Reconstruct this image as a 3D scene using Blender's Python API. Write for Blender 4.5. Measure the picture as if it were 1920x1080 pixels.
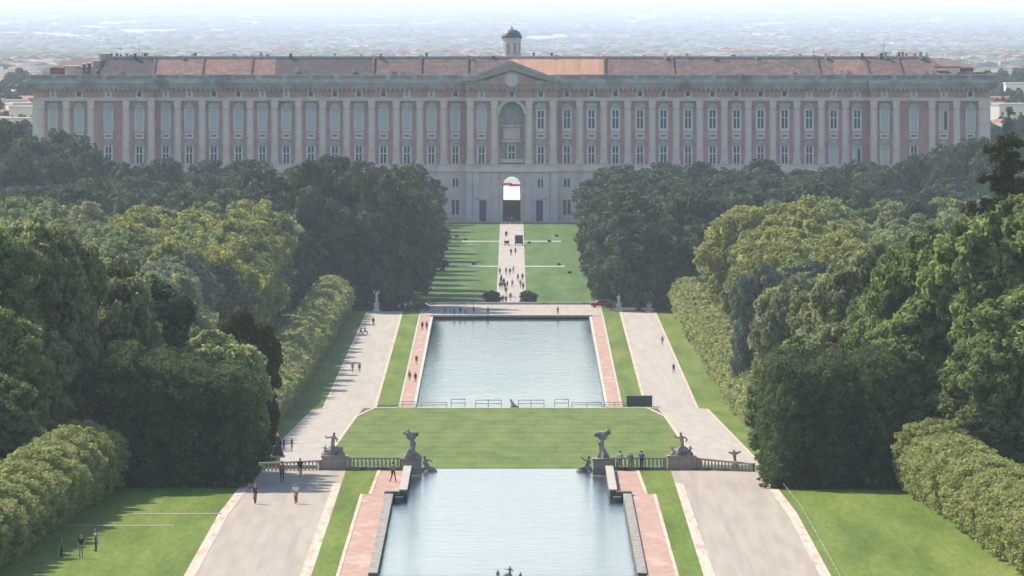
import bpy, bmesh, math, random
import numpy as np
from mathutils import Vector, Matrix
for _o in list(bpy.data.objects): bpy.data.objects.remove(_o)
S = bpy.context.scene
COL = S.collection
PI = math.pi
random.seed(7)

# ------------------------------------------------------------------ camera, sky, sun, exposure
F = 20000.0                      # focal length in photo pixels (a long telephoto lens)
CAMX, CAMZ, VX, VY = 0.45, 90.0, 962.7, -200.0
cam = bpy.data.cameras.new("camera"); cam_o = bpy.data.objects.new("camera", cam); COL.objects.link(cam_o)
cam_o.location = (CAMX, 0, CAMZ); cam_o.rotation_euler = (math.radians(90), 0, 0)
cam.sensor_width = 36; cam.lens = 36*F/1920
cam.shift_x = (960-VX)/1920; cam.shift_y = -(540-VY)/1920
cam.clip_start = 1; cam.clip_end = 60000
S.camera = cam_o
S.view_settings.view_transform = 'Standard'; S.view_settings.look = 'None'
S.view_settings.gamma = 1; S.view_settings.exposure = 0.8
SUN_EL = math.radians(41); SX, SY = -0.80, 0.83      # towards the sun: behind the palace, to the left
world = bpy.data.worlds.new("World"); S.world = world; world.use_nodes = True
nt = world.node_tree; bg = nt.nodes['Background']
sky = nt.nodes.new('ShaderNodeTexSky'); sky.sky_type = 'NISHITA'; sky.sun_disc = False
sky.sun_elevation = SUN_EL; sky.sun_rotation = math.atan2(SX, SY); sky.altitude = 150
sky.air_density = 1.0; sky.dust_density = 0.7; sky.ozone_density = 1.0
nt.links.new(sky.outputs[0], bg.inputs[0]); bg.inputs[1].default_value = 0.125
sun = bpy.data.lights.new("sun", 'SUN'); sun.energy = 3.9; sun.angle = math.radians(0.5); sun.color = (1, 0.92, 0.78)
sun_o = bpy.data.objects.new("sun", sun); COL.objects.link(sun_o)
_d = Vector((SX, SY, 0)).normalized()*math.cos(SUN_EL) + Vector((0, 0, math.sin(SUN_EL)))
sun_o.rotation_euler = _d.to_track_quat('Z', 'Y').to_euler()
S.cycles.max_bounces = 6; S.cycles.diffuse_bounces = 3; S.cycles.transmission_bounces = 3; S.cycles.volume_bounces = 1
S.cycles.transparent_max_bounces = 4
S.cycles.caustics_reflective = False; S.cycles.caustics_refractive = False

# ------------------------------------------------------------------ terrain profile along the axis
PROF = [(-80, 88.2), (60, 78), (400, 55), (700, 38.8), (955, 38.8), (962, 33), (1100, 26), (1350, 17.1), (1699, 8.0),
        (2135, 8.0), (2766, 5), (3100, 5), (4500, -4), (6500, -22), (16000, -150), (30000, -290), (60000, -566), (62000, -590)]
def zg(y):
    for (a, za), (b, zb) in zip(PROF, PROF[1:]):
        if y <= b: return za + (zb-za)*(y-a)/(b-a)
    return PROF[-1][1]
def at(px, py, lo=780.0, hi=2760.0):
    """ground point whose direction is (px,py); lo/hi keep to the visible stretch"""
    f = lambda y: VY + F*(CAMZ-zg(y))/y - py
    # walk from near to far, last crossing from below
    n = 400; prev = lo
    for i in range(1, n+1):
        y = lo+(hi-lo)*i/n
        if f(prev) >= 0 >= f(y):
            a, b = prev, y
            for _ in range(30):
                m = (a+b)/2
                if f(m) >= 0: a = m
                else: b = m
            return CAMX+(px-VX)*a/F, a
        prev = y
    return CAMX+(px-VX)*lo/F, lo

# ------------------------------------------------------------------ helpers
def tag(o, label=None, cat=None, group=None, kind=None):
    if label: o['label'] = label
    if cat: o['category'] = cat
    if group: o['group'] = group
    if kind: o['kind'] = kind
    return o
def empty(name, loc=(0, 0, 0), rz=0):
    o = bpy.data.objects.new(name, None); COL.objects.link(o); o.location = loc; o.rotation_euler = (0, 0, rz)
    o.empty_display_size = .5
    return o
def link_mesh(name, me, mats, parent=None):
    o = bpy.data.objects.new(name, me); COL.objects.link(o)
    for m in (mats if isinstance(mats, (list, tuple)) else [mats]): me.materials.append(m)
    if parent: o.parent = parent
    return o
def dup(root, loc=None, rz=None, scale=None):
    r = root.copy(); COL.objects.link(r)
    if loc is not None: r.location = loc
    if rz is not None: r.rotation_euler = (0, 0, rz)
    if scale is not None: r.scale = scale if isinstance(scale, tuple) else (scale,)*3
    for ch in KIDS.get(root.name, []):
        c = ch.copy(); COL.objects.link(c); c.parent = r
        for g in KIDS.get(ch.name, []):
            d = g.copy(); COL.objects.link(d); d.parent = c
    return r
KIDS = {}
def reg(o):
    KIDS[o.name] = list(o.children)
    for c in o.children: KIDS[c.name] = list(c.children)
    return o

class MB:
    """collects faces, links them as one mesh"""
    def __init__(s): s.v = []; s.f = []; s.m = []; s.sm = []
    def poly(s, pts, m=0):
        i = len(s.v); s.v += [tuple(p) for p in pts]; s.f.append(tuple(range(i, i+len(pts)))); s.m.append(m); s.sm.append(0)
    def box(s, x0, x1, y0, y1, z0, z1, m=0):
        i = len(s.v)
        s.v += [(x0, y0, z0), (x1, y0, z0), (x1, y1, z0), (x0, y1, z0), (x0, y0, z1), (x1, y0, z1), (x1, y1, z1), (x0, y1, z1)]
        for f in ((3, 2, 1, 0), (4, 5, 6, 7), (0, 1, 5, 4), (1, 2, 6, 5), (2, 3, 7, 6), (3, 0, 4, 7)):
            s.f.append(tuple(i+k for k in f)); s.m.append(m); s.sm.append(0)
        return s
    def prism(s, xz, y0, y1, m=0):
        """polygon given in (x,z), counter-clockwise seen from -Y, extruded from y0 to y1"""
        n = len(xz); i = len(s.v)
        s.v += [(x, y0, z) for x, z in xz]+[(x, y1, z) for x, z in xz]
        s.f.append(tuple(i+k for k in range(n))); s.f.append(tuple(i+n+k for k in reversed(range(n))))
        s.m += [m, m]; s.sm += [0, 0]
        for k in range(n):
            a, b = i+k, i+(k+1) % n
            s.f.append((b, a, a+n, b+n)); s.m.append(m); s.sm.append(0)
        return s
    def lathe(s, prof, cx=0, cy=0, n=10, m=0, smooth=0):
        i = len(s.v)
        for r, z in prof:
            for k in range(n):
                a = 2*PI*k/n; s.v.append((cx+r*math.cos(a), cy+r*math.sin(a), z))
        for j in range(len(prof)-1):
            for k in range(n):
                a = i+j*n+k; b = i+j*n+(k+1) % n
                s.f.append((a, b, b+n, a+n)); s.m.append(m); s.sm.append(smooth)
        for j, rev in ((0, True), (len(prof)-1, False)):
            if prof[j][0] > 1e-4:
                f = [i+j*n+k for k in range(n)]
                s.f.append(tuple(reversed(f)) if rev else tuple(f)); s.m.append(m); s.sm.append(0)
        return s
    def tube(s, p0, p1, r0, r1=None, n=7, m=0):
        r1 = r0 if r1 is None else r1
        p0, p1 = Vector(p0), Vector(p1); d = (p1-p0)
        if d.length < 1e-6: return s
        q = d.normalized().to_track_quat('Z', 'Y'); i = len(s.v)
        for p, r in ((p0, r0), (p1, r1)):
            for k in range(n):
                a = 2*PI*k/n; s.v.append(tuple(p+q @ Vector((r*math.cos(a), r*math.sin(a), 0))))
        for k in range(n):
            a = i+k; b = i+(k+1) % n
            s.f.append((a, b, b+n, a+n)); s.m.append(m); s.sm.append(1)
        s.f.append(tuple(i+k for k in reversed(range(n)))); s.f.append(tuple(i+n+k for k in range(n)))
        s.m += [m, m]; s.sm += [0, 0]
        return s
    def ball(s, c, r, seg=10, rings=6, m=0):
        rx, ry, rz = (r, r, r) if not isinstance(r, tuple) else r
        i = len(s.v)
        for j in range(rings+1):
            t = PI*j/rings-PI/2
            for k in range(seg):
                a = 2*PI*k/seg
                s.v.append((c[0]+rx*math.cos(t)*math.cos(a), c[1]+ry*math.cos(t)*math.sin(a), c[2]+rz*math.sin(t)))
        for j in range(rings):
            for k in range(seg):
                a = i+j*seg+k; b = i+j*seg+(k+1) % seg
                s.f.append((a, b, b+seg, a+seg)); s.m.append(m); s.sm.append(1)
        return s
    def build(s, name, mats, parent=None, bevel=0):
        me = bpy.data.meshes.new(name); me.from_pydata(s.v, [], s.f)
        me.polygons.foreach_set('material_index', s.m); me.polygons.foreach_set('use_smooth', [bool(x) for x in s.sm])
        me.update()
        o = link_mesh(name, me, mats, parent)
        if bevel:
            b = o.modifiers.new('b', 'BEVEL'); b.width = bevel; b.segments = 2
        return o

# ------------------------------------------------------------------ materials
def new_mat(name):
    m = bpy.data.materials.new(name); m.use_nodes = True
    n = m.node_tree; b = n.nodes['Principled BSDF']
    return m, n, b
def mat(name, c, c2=None, rough=.85, scale=1.0, detail=4, spec=.25, bump=0, stretch=(1, 1, 1), lo=.35, hi=.65, c3=None, s3=None, st3=(1,1,1), metal=0, lo3=.55, hi3=.7):
    m, n, b = new_mat(name); N = n.nodes; L = n.links
    b.inputs['Roughness'].default_value = rough; b.inputs['Metallic'].default_value = metal
    b.inputs['Specular IOR Level'].default_value = spec
    b.inputs['Base Color'].default_value = (*c, 1)
    if c2:
        tc = N.new('ShaderNodeTexCoord'); mp = N.new('ShaderNodeMapping'); mp.inputs['Scale'].default_value = stretch
        no = N.new('ShaderNodeTexNoise'); no.inputs['Scale'].default_value = scale; no.inputs['Detail'].default_value = detail
        cr = N.new('ShaderNodeValToRGB'); cr.color_ramp.elements[0].position = lo; cr.color_ramp.elements[1].position = hi
        cr.color_ramp.elements[0].color = (*c, 1); cr.color_ramp.elements[1].color = (*c2, 1)
        L.new(tc.outputs['Object'], mp.inputs[0]); L.new(mp.outputs[0], no.inputs['Vector']); L.new(no.outputs[0], cr.inputs[0])
        out = cr.outputs[0]
        if c3:
            mp3 = N.new('ShaderNodeMapping'); mp3.inputs['Scale'].default_value = st3
            n3 = N.new('ShaderNodeTexNoise'); n3.inputs['Scale'].default_value = s3; n3.inputs['Detail'].default_value = 3
            r3 = N.new('ShaderNodeMapRange'); r3.inputs['From Min'].default_value = lo3; r3.inputs['From Max'].default_value = hi3
            mx = N.new('ShaderNodeMix'); mx.data_type = 'RGBA'
            L.new(tc.outputs['Object'], mp3.inputs[0]); L.new(mp3.outputs[0], n3.inputs['Vector']); L.new(n3.outputs[0], r3.inputs[0])
            L.new(r3.outputs[0], mx.inputs[0]); L.new(out, mx.inputs[6]); mx.inputs[7].default_value = (*c3, 1); out = mx.outputs[2]
        L.new(out, b.inputs['Base Color'])
        if bump:
            bp = N.new('ShaderNodeBump'); bp.inputs['Strength'].default_value = bump; bp.inputs['Distance'].default_value = .1
            L.new(no.outputs[0], bp.inputs['Height']); L.new(bp.outputs[0], b.inputs['Normal'])
    return m
def leaf_mat(name, ca, cb, cc, trans=.3):
    """ca..cb vary tree by tree, cc paints lighter patches like sunlit clumps into a crown"""
    m, n, b = new_mat(name); N = n.nodes; L = n.links
    b.inputs['Roughness'].default_value = .8; b.inputs['Specular IOR Level'].default_value = .05
    oi = N.new('ShaderNodeObjectInfo'); mx = N.new('ShaderNodeMix'); mx.data_type = 'RGBA'
    mx.inputs[6].default_value = (*ca, 1); mx.inputs[7].default_value = (*cb, 1); L.new(oi.outputs['Random'], mx.inputs[0])
    tc = N.new('ShaderNodeTexCoord'); no = N.new('ShaderNodeTexNoise'); no.inputs['Scale'].default_value = .55; no.inputs['Detail'].default_value = 5
    L.new(tc.outputs['Object'], no.inputs['Vector'])
    mr = N.new('ShaderNodeMapRange'); mr.inputs['From Min'].default_value = .42; mr.inputs['From Max'].default_value = .72
    L.new(no.outputs[0], mr.inputs[0])
    m2 = N.new('ShaderNodeMix'); m2.data_type = 'RGBA'; m2.inputs[7].default_value = (*cc, 1)
    at_ = N.new('ShaderNodeAttribute'); at_.attribute_name = 'clump_highlight'
    ad = N.new('ShaderNodeMath'); ad.operation = 'MULTIPLY_ADD'; ad.use_clamp = True; ad.inputs[1].default_value = .55
    L.new(mr.outputs[0], ad.inputs[0]); L.new(at_.outputs['Fac'], ad.inputs[2])
    L.new(ad.outputs[0], m2.inputs[0]); L.new(mx.outputs[2], m2.inputs[6]); L.new(m2.outputs[2], b.inputs['Base Color'])
    tr = N.new('ShaderNodeBsdfTranslucent'); L.new(m2.outputs[2], tr.inputs[0])
    ms = N.new('ShaderNodeMixShader'); ms.inputs[0].default_value = trans
    L.new(b.outputs[0], ms.inputs[1]); L.new(tr.outputs[0], ms.inputs[2]); L.new(ms.outputs[0], N['Material Output'].inputs[0])
    return m

M = {}
def grass(name, c, c2, c3, mow=None):
    """lawn with mottling; mow = (period_m, contrast) gives the mown stripes across the slope"""
    m, n, b = new_mat(name); N = n.nodes; L = n.links
    b.inputs['Roughness'].default_value = .9; b.inputs['Specular IOR Level'].default_value = .1
    tc = N.new('ShaderNodeTexCoord')
    mp = N.new('ShaderNodeMapping'); mp.inputs['Scale'].default_value = (1, .07, 1)
    L.new(tc.outputs['Object'], mp.inputs[0])
    a = N.new('ShaderNodeTexNoise'); a.inputs['Scale'].default_value = .35; a.inputs['Detail'].default_value = 6; L.new(mp.outputs[0], a.inputs['Vector'])
    r = N.new('ShaderNodeValToRGB'); e = r.color_ramp.elements
    e[0].position = .3; e[0].color = (*c, 1); e[1].position = .72; e[1].color = (*c3, 1)
    k = e.new(.5); k.color = (*c2, 1)
    L.new(a.outputs[0], r.inputs[0]); out = r.outputs[0]
    fin = N.new('ShaderNodeTexNoise'); fin.inputs['Scale'].default_value = 3.0; fin.inputs['Detail'].default_value = 3; L.new(mp.outputs[0], fin.inputs['Vector'])
    m1 = N.new('ShaderNodeMapRange'); m1.inputs['To Min'].default_value = .6; m1.inputs['To Max'].default_value = 1.4; L.new(fin.outputs[0], m1.inputs[0])
    v = N.new('ShaderNodeVectorMath'); v.operation = 'SCALE'; L.new(out, v.inputs[0]); L.new(m1.outputs[0], v.inputs['Scale']); out = v.outputs[0]
    if mow:
        w = N.new('ShaderNodeTexWave'); w.bands_direction = mow[2]; w.inputs['Scale'].default_value = .314/mow[0]*1.0
        w.inputs['Distortion'].default_value = 1.2; w.inputs['Detail Scale'].default_value = .3
        L.new(tc.outputs['Object'], w.inputs['Vector'])
        m3 = N.new('ShaderNodeMapRange'); m3.inputs['To Min'].default_value = 1-mow[1]; m3.inputs['To Max'].default_value = 1+mow[1]; L.new(w.outputs['Fac'], m3.inputs[0])
        v2 = N.new('ShaderNodeVectorMath'); v2.operation = 'SCALE'; L.new(out, v2.inputs[0]); L.new(m3.outputs[0], v2.inputs['Scale']); out = v2.outputs[0]
    L.new(out, b.inputs['Base Color'])
    return m
M['grass'] = grass('grass_wild', (.05, .1, .02), (.09, .15, .03), (.13, .18, .045))
M['lawn'] = grass('lawn', (.085, .135, .014), (.13, .185, .022), (.19, .225, .042))
M['lawn_mown'] = grass('lawn_mown', (.085, .135, .022), (.125, .175, .032), (.17, .205, .05), (26, .08, 'Y'))
M['lawn_far'] = grass('lawn_far', (.06, .12, .025), (.085, .15, .035), (.12, .18, .05), (7, .08, 'X'))
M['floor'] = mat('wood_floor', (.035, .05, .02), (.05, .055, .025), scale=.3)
M['gravel'] = mat('gravel', (.36, .30, .235), (.43, .365, .295), scale=1.1, detail=8, stretch=(1, .045, 1), c3=(.34, .28, .235), s3=.7, st3=(1, .012, 1))
M['gravel_far'] = mat('gravel_far', (.40, .34, .28), (.47, .405, .34), scale=.9, detail=7, stretch=(1, .04, 1), c3=(.42, .36, .31), s3=.6, st3=(1, .012, 1))
M['brickpath'] = mat('brick_path', (.42, .245, .18), (.5, .305, .235), scale=1.2, detail=6, stretch=(1, .3, 1), c3=(.53, .38, .31), s3=.5, st3=(1, .2, 1))
M['border'] = mat('path_border', (.56, .44, .34), (.64, .53, .42), scale=2.5, stretch=(1, .12, 1), c3=(.47, .31, .22), s3=1.6, st3=(1, .1, 1), lo3=.5, hi3=.7)
M['kerb'] = mat('kerb_stone', (.5, .47, .40), (.62, .58, .5), scale=2, c3=(.3, .26, .2), s3=.8)
M['stone'] = mat('weathered_stone', (.27, .24, .2), (.46, .42, .36), scale=2.2, detail=6, c3=(.13, .12, .10), s3=1.1, lo3=.5, hi3=.68)
M['stone_pink'] = mat('pink_stone', (.42, .30, .26), (.5, .37, .32), scale=1.2, detail=6, c3=(.28, .24, .21), s3=.9)
M['stone_pale'] = mat('pale_stone', (.42, .38, .32), (.52, .48, .41), scale=1.2, c3=(.33, .3, .25), s3=1.4)
M['marble'] = mat('marble', (.6, .58, .54), (.72, .7, .66), scale=1.2)
M['basin'] = mat('basin_wall', (.10, .1, .08), (.2, .19, .15), scale=1.2, c3=(.06, .08, .05), s3=.6)
M['far'] = None

def water(name, rough=.06, bump=.6, sc=(.5, .16), col=(.10, .15, .16), dist=.12):
    m, n, b = new_mat(name); N = n.nodes; L = n.links
    b.inputs['Base Color'].default_value = (*col, 1); b.inputs['Roughness'].default_value = rough
    b.inputs['IOR'].default_value = 1.33
    tc = N.new('ShaderNodeTexCoord'); mp = N.new('ShaderNodeMapping'); mp.inputs['Scale'].default_value = (sc[0], sc[1], 1)
    no = N.new('ShaderNodeTexNoise'); no.inputs['Scale'].default_value = 1; no.inputs['Detail'].default_value = 6; no.inputs['Roughness'].default_value = .6
    L.new(tc.outputs['Object'], mp.inputs[0]); L.new(mp.outputs[0], no.inputs['Vector'])
    big = N.new('ShaderNodeTexNoise'); big.inputs['Scale'].default_value = .035; big.inputs['Detail'].default_value = 3
    mp2 = N.new('ShaderNodeMapping'); mp2.inputs['Scale'].default_value = (1, .5, 1)
    L.new(tc.outputs['Object'], mp2.inputs[0]); L.new(mp2.outputs[0], big.inputs['Vector'])
    mr = N.new('ShaderNodeMapRange'); mr.inputs['From Min'].default_value = .35; mr.inputs['From Max'].default_value = .6; mr.inputs['To Min'].default_value = bump*.6; mr.inputs['To Max'].default_value = bump
    L.new(big.outputs[0], mr.inputs[0])
    bp = N.new('ShaderNodeBump'); bp.inputs['Distance'].default_value = dist
    L.new(mr.outputs[0], bp.inputs['Strength']); L.new(no.outputs[0], bp.inputs['Height']); L.new(bp.outputs[0], b.inputs['Normal'])
    return m
M['water_near'] = water('water_near', .12, 1.0, (.5, .5), (.05,.062,.065), .16)
M['water_far'] = water('water_far', .12, .9, (.35, .2), (.05,.062,.065), .12)

# ------------------------------------------------------------------ setting: ground, roads, water
def xat(spec, y):
    if not isinstance(spec, (list, tuple)): return spec
    for (a, xa), (b, xb) in zip(spec, spec[1:]):
        if y <= b: return xa+(xb-xa)*(y-a)/(b-a)
    return spec[-1][1]
def yknots(y0, y1, *specs):
    k = {y0, y1} | {p[0] for p in PROF if y0 < p[0] < y1}
    for s in specs:
        if isinstance(s, (list, tuple)): k |= {p[0] for p in s if y0 < p[0] < y1}
    return sorted(k)
def sheet(mb, x0, x1, y0, y1, dz=0.0, m=0):
    ys = yknots(y0, y1, x0, x1)
    for a, b in zip(ys, ys[1:]):
        mb.poly([(xat(x0, a), a, zg(a)+dz), (xat(x1, a), a, zg(a)+dz), (xat(x1, b), b, zg(b)+dz), (xat(x0, b), b, zg(b)+dz)], m)
def struct(name, mb, mats, kind='structure', **kw):
    o = mb.build(name, mats); tag(o, kind=kind, **kw); return o

POOL_N = (800.0, 957.0); POOL_F = (1700.0, 2065.0); PXF = 15.1
canal_edge = [(800, 9.75), (907.9, 9.75), (908, 8.7), (957, 8.7)]
g = MB()
W = 9000
sheet(g, -W, W, -80, 800)
for sgn in (-1, 1):
    e = [(y, sgn*x) for y, x in canal_edge]
    if sgn < 0: sheet(g, -W, e, 800, 957)
    else: sheet(g, e, W, 800, 957)
sheet(g, -W, W, 957, 1700)
sheet(g, -W, -PXF, 1700, 2065); sheet(g, PXF, W, 1700, 2065)
sheet(g, -W, W, 2065, 3100)
struct('ground', g, M['grass'])
g = MB(); sheet(g, -W, W, 3100, 60000)
# distant plain: fields, woods, built-up patches; pale blue-grey haze mixed into their colours
m, n, b = new_mat('distant_plain'); N = n.nodes; L = n.links
b.inputs['Roughness'].default_value = 1; b.inputs['Specular IOR Level'].default_value = 0
tc = N.new('ShaderNodeTexCoord'); mp = N.new('ShaderNodeMapping'); mp.inputs['Scale'].default_value = (.008, .0006, 1)
L.new(tc.outputs['Object'], mp.inputs[0])
no = N.new('ShaderNodeTexNoise'); no.inputs['Scale'].default_value = 1; no.inputs['Detail'].default_value = 6; no.inputs['Roughness'].default_value = .65; L.new(mp.outputs[0], no.inputs['Vector'])
vo = N.new('ShaderNodeTexVoronoi'); vo.inputs['Scale'].default_value = 2.2; L.new(mp.outputs[0], vo.inputs['Vector'])
mm = N.new('ShaderNodeMix'); mm.data_type = 'RGBA'; mm.inputs[0].default_value = .15; L.new(no.outputs[0], mm.inputs[6]); L.new(vo.outputs['Color'], mm.inputs[7])
cr = N.new('ShaderNodeValToRGB'); e = cr.color_ramp.elements
e[0].position = .36; e[0].color = (.22, .28, .27, 1); e[1].position = .68; e[1].color = (.56, .53, .46, 1)
k = e.new(.46); k.color = (.33, .37, .34, 1); k = e.new(.54); k.color = (.38, .41, .37, 1); k = e.new(.61); k.color = (.46, .46, .41, 1)
L.new(mm.outputs[2], cr.inputs[0]); L.new(cr.outputs[0], b.inputs['Base Color'])
struct('plain', g, m)

# basin walls and water
def pool(name, pts, zw, wall_mat, wmat, depth=1.2):
    mb = MB(); n = len(pts)
    for k in range(n):
        (xa, ya), (xb, yb) = pts[k], pts[(k+1) % n]
        mb.poly([(xa, ya, zg(ya)), (xb, yb, zg(yb)), (xb, yb, zw-depth), (xa, ya, zw-depth)])
    mb.poly([(x, y, zw-depth) for x, y in pts])
    struct(name+'_basin', mb, wall_mat)
    mb = MB(); mb.poly([(x, y, zw) for x, y in pts]); struct(name+'_water', mb, wmat)
pool('canal', [(-9.75, 800), (9.75, 800), (9.75, 908), (8.7, 908), (8.7, 957.2), (-8.7, 957.2), (-8.7, 908), (-9.75, 908)], 38.35, M['basin'], M['water_near'])
pool('pond', [(-PXF, 1700), (PXF, 1700), (PXF, 2065), (-PXF, 2065)], 7.55, M['basin'], M['water_far'])
mb = MB(); mb.box(-8.7, 8.7, 956.9, 957.6, 28, 38.33); struct('cascade_wall', mb, M['basin'])

def strip(name, mat_, segs, dz=.03):
    mb = MB()
    for x0, x1, y0, y1 in segs: sheet(mb, x0, x1, y0, y1, dz)
    return struct(name, mb, mat_)
def mir(spec): return [(y, -x) for y, x in spec] if isinstance(spec, (list, tuple)) else -spec
# near terrace
hedge_n = [(700, 44), (813, 37.7), (906, 33.7), (945, 32.3)]
for sg in (-1, 1):
    f = (lambda s: s) if sg > 0 else mir
    side = 'right' if sg > 0 else 'left'
    def seg(a, b, y0, y1):
        a, b = f(a), f(b)
        return (a, b, y0, y1) if sg > 0 else (b, a, y0, y1)
    ri = [(700, 15.7), (945, 15.0)]; ro = [(700, 23.9), (880, 23.0), (925, 22.2), (948, 21.9)]
    strip('lawn_strip_'+side, M['lawn'], [seg([(700, 13.1), (907.9, 12.6), (908, 11.9), (945, 11.6)], [(700, 14.9), (945, 14.4)], 700, 945)], .05)
    strip('brick_path_'+side, M['brickpath'], [seg([(700, 10.5), (907.9, 10.4), (908, 9.3), (945, 9.3)], [(700, 12.85), (907.9, 12.3), (908, 11.6), (945, 11.3)], 700, 945)], .05)
    strip('lawn_kerb_'+side, M['border'], [seg([(700, 12.85), (907.9, 12.3), (908, 11.6), (945, 11.3)], [(700, 13.1), (907.9, 12.6), (908, 11.9), (945, 11.6)], 700, 945)], .08)
    strip('road_'+side, M['gravel'], [seg([(700, 15.9), (945, 15.1)], ro, 700, 948), seg([(700, 14.9), (945, 14.4)], [(700, 15.9), (945, 15.1)], 925, 945)], .05)
    strip('road_border_'+side, M['border'], [seg([(700, 14.9), (945, 14.4)], [(700, 15.9), (945, 15.1)], 700, 925),
                                      seg(ro, [(y, x+.85) for y, x in ro], 700, 925)], .07)
    strip('side_lawn_'+side, M['lawn'], [seg([(y, x+.85) for y, x in ro], [(700, 46), (813, 39.5), (906, 35.5), (948, 34)], 700, 946)], .04)
    # lower level
    ri2 = [(1330, 24.6), (1400, 24.4), (1640, 24.0), (1699, 22.0), (1702, 21.8), (2092, 21.6)]
    ro2 = [(1330, 32.4), (1400, 32), (1690, 31.0), (1696, 29.6), (2092, 28.0)]
    strip('far_road_'+side, M['gravel_far'], [seg(ri2, ro2, 1000, 2092)], .05)
    strip('far_road_border_'+side, M['border'], [seg([(y, x-.45) for y, x in ri2], ri2, 1000, 2090), seg(ro2, [(y, x+.35) for y, x in ro2], 1000, 2090)], .07)
    strip('far_lawn_strip_'+side, M['lawn'], [seg(17.9, [(y, x-.45) for y, x in ri2], 1708, 2088)], .05)
    strip('far_brick_path_'+side, M['brickpath'], [seg(PXF+.5, 17.6, 1702, 2068)], .05)
    strip('far_path_kerb_'+side, M['kerb'], [seg(17.6, 17.9, 1702, 2069), seg(PXF+.02, PXF+.5, 1702, 2064)], .09)
    strip('far_side_lawn_'+side, M['lawn'], [seg([(y, x+.35) for y, x in ro2], 37, 1000, 2092)], .04)
# canal copings
for sg in (-1, 1):
    side = 'right' if sg > 0 else 'left'
    mb = MB()
    a, b_ = sorted((sg*9.8, sg*10.4)); mb.box(a, b_, 800, 908, 37.2, 38.95)
    for k in range(54):      # joints between coping stones
        a, b_ = sorted((sg*9.75, sg*10.45)); mb.box(a, b_, 800.1+k*2, 801.95+k*2, 38.95, 39.05, 1)
    o = mb.build('canal_coping', [M['basin'], M['stone']]); tag(o, f'low weathered stone coping along the {side} side of the near canal', 'coping', 'copings of the near canal')
    mb = MB()
    a, b_ = sorted((sg*8.65, sg*9.2)); mb.box(a, b_, 907, 944.5, 37.2, 39.2)
    a, b_ = sorted((sg*8.58, sg*9.27)); mb.box(a, b_, 906.9, 944.5, 39.2, 39.32, 1)
    a, b_ = sorted((sg*9.2, sg*10.5)); mb.box(a, b_, 905.6, 907, 37.2, 39.2)
    a, b_ = sorted((sg*8.9, sg*9.6)); mb.box(a, b_, 904.4, 905.6, 37.2, 38.8)
    o = mb.build('canal_parapet', [M['basin'], M['stone_pale']]); tag(o, f'pale topped stone parapet with dark steps, {side} side of the canal mouth', 'parapet', 'parapets at the canal mouth')
# side lawn cross paths on the left
strip('lawn_path_upper', M['gravel'], [(-31, -23.6, 879, 880)], .07)
strip('lawn_path_lower', M['gravel'], [(-36, -27, 862.5, 863.4)], .07)
# central sloping lawn
strip('sloping_lawn', M['lawn_mown'], [([(960, -24.2), (1400, -24.0), (1640, -23.6), (1699, -23.4)], [(960, 24.2), (1400, 24.0), (1640, 23.6), (1699, 23.4)], 1000, 1697)], .05)
strip('pond_kerb', M['kerb'], [(-22, 22, 1697, 1699.9)], .08)
# beyond the pond
strip('esplanade', M['gravel_far'], [(-17.9, 17.9, 2070, 2128)], .05)
strip('forecourt', M['gravel_far'], [(-115, 115, 2748, 2764.5)], .05)
strip('avenue', M['gravel_far'], [(-3.0, 3.0, 2128, 2748)], .05)
for sg in (-1, 1):
    for k, (a, b_) in enumerate(((2132, 2374), (2380, 2574), (2580, 2746))):
        x0, x1 = sorted((sg*3.0, sg*19)); strip('parterre_lawn', M['lawn_far'], [(x0, x1, a, b_)], .05)
    for y, w in ((2374, 6), (2574, 6)):
        x0, x1 = sorted((sg*3.0, sg*12)); strip('cross_path', M['kerb'], [(x0, x1, y, y+w)], .06)
strip('south_plaza', mat('plaza', (.75, .7, .58), (.8, .76, .66), scale=.05), [(-80, 80, 2958, 3095)], .06)
# wood floors
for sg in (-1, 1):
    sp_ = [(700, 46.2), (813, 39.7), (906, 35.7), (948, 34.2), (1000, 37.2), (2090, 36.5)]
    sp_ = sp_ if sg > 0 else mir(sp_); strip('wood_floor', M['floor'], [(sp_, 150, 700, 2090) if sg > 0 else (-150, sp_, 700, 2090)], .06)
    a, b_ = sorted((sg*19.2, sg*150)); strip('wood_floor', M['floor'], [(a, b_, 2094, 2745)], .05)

# low pond far wall with curb line
mb = MB(); mb.box(-PXF-.6, PXF+.6, 2065, 2066, 7.3, 8.35); tag(mb.build('pond_coping', M['kerb']), 'long pale stone coping along the far edge of the upper pond', 'coping')
mb = MB(); mb.box(-17, 17, 2126, 2127, 7.9, 8.5); tag(mb.build('esplanade_wall', M['kerb']), 'low pale wall between the esplanade and the palace lawns', 'wall')

# ------------------------------------------------------------------ the palace
YF = 2766.0; G0 = 5.0
def PX(px): return (px-959.5)/7.23
def PH(py): return (415-py)/7.23+G0        # height of a facade line
B = {}
B['brick'] = mat('palace_brick', (.49, .235, .195), (.58, .315, .26), scale=.35, detail=6, c3=(.36, .21, .19), s3=.12)
B['stone'] = mat('palace_stone', (.72, .54, .44), (.84, .67, .56), scale=.4, detail=6, c3=(.48, .41, .37), s3=.18, st3=(1, 1, .4))
B['stone_lt'] = mat('palace_light_stone', (.66, .55, .46), (.75, .65, .56), scale=.5, c3=(.52, .45, .39), s3=.25)
B['cornice'] = mat('palace_cornice_stone', (.38, .34, .30), (.54, .48, .43), scale=.5, detail=7, c3=(.24, .22, .21), s3=.15, st3=(1, 1, 1))
B['frame'] = mat('window_surround', (.62, .58, .53), (.7, .66, .6), scale=.7)
B['shutter'] = mat('shutter_panel', (.5, .51, .46), (.58, .58, .52), scale=.4)
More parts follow.
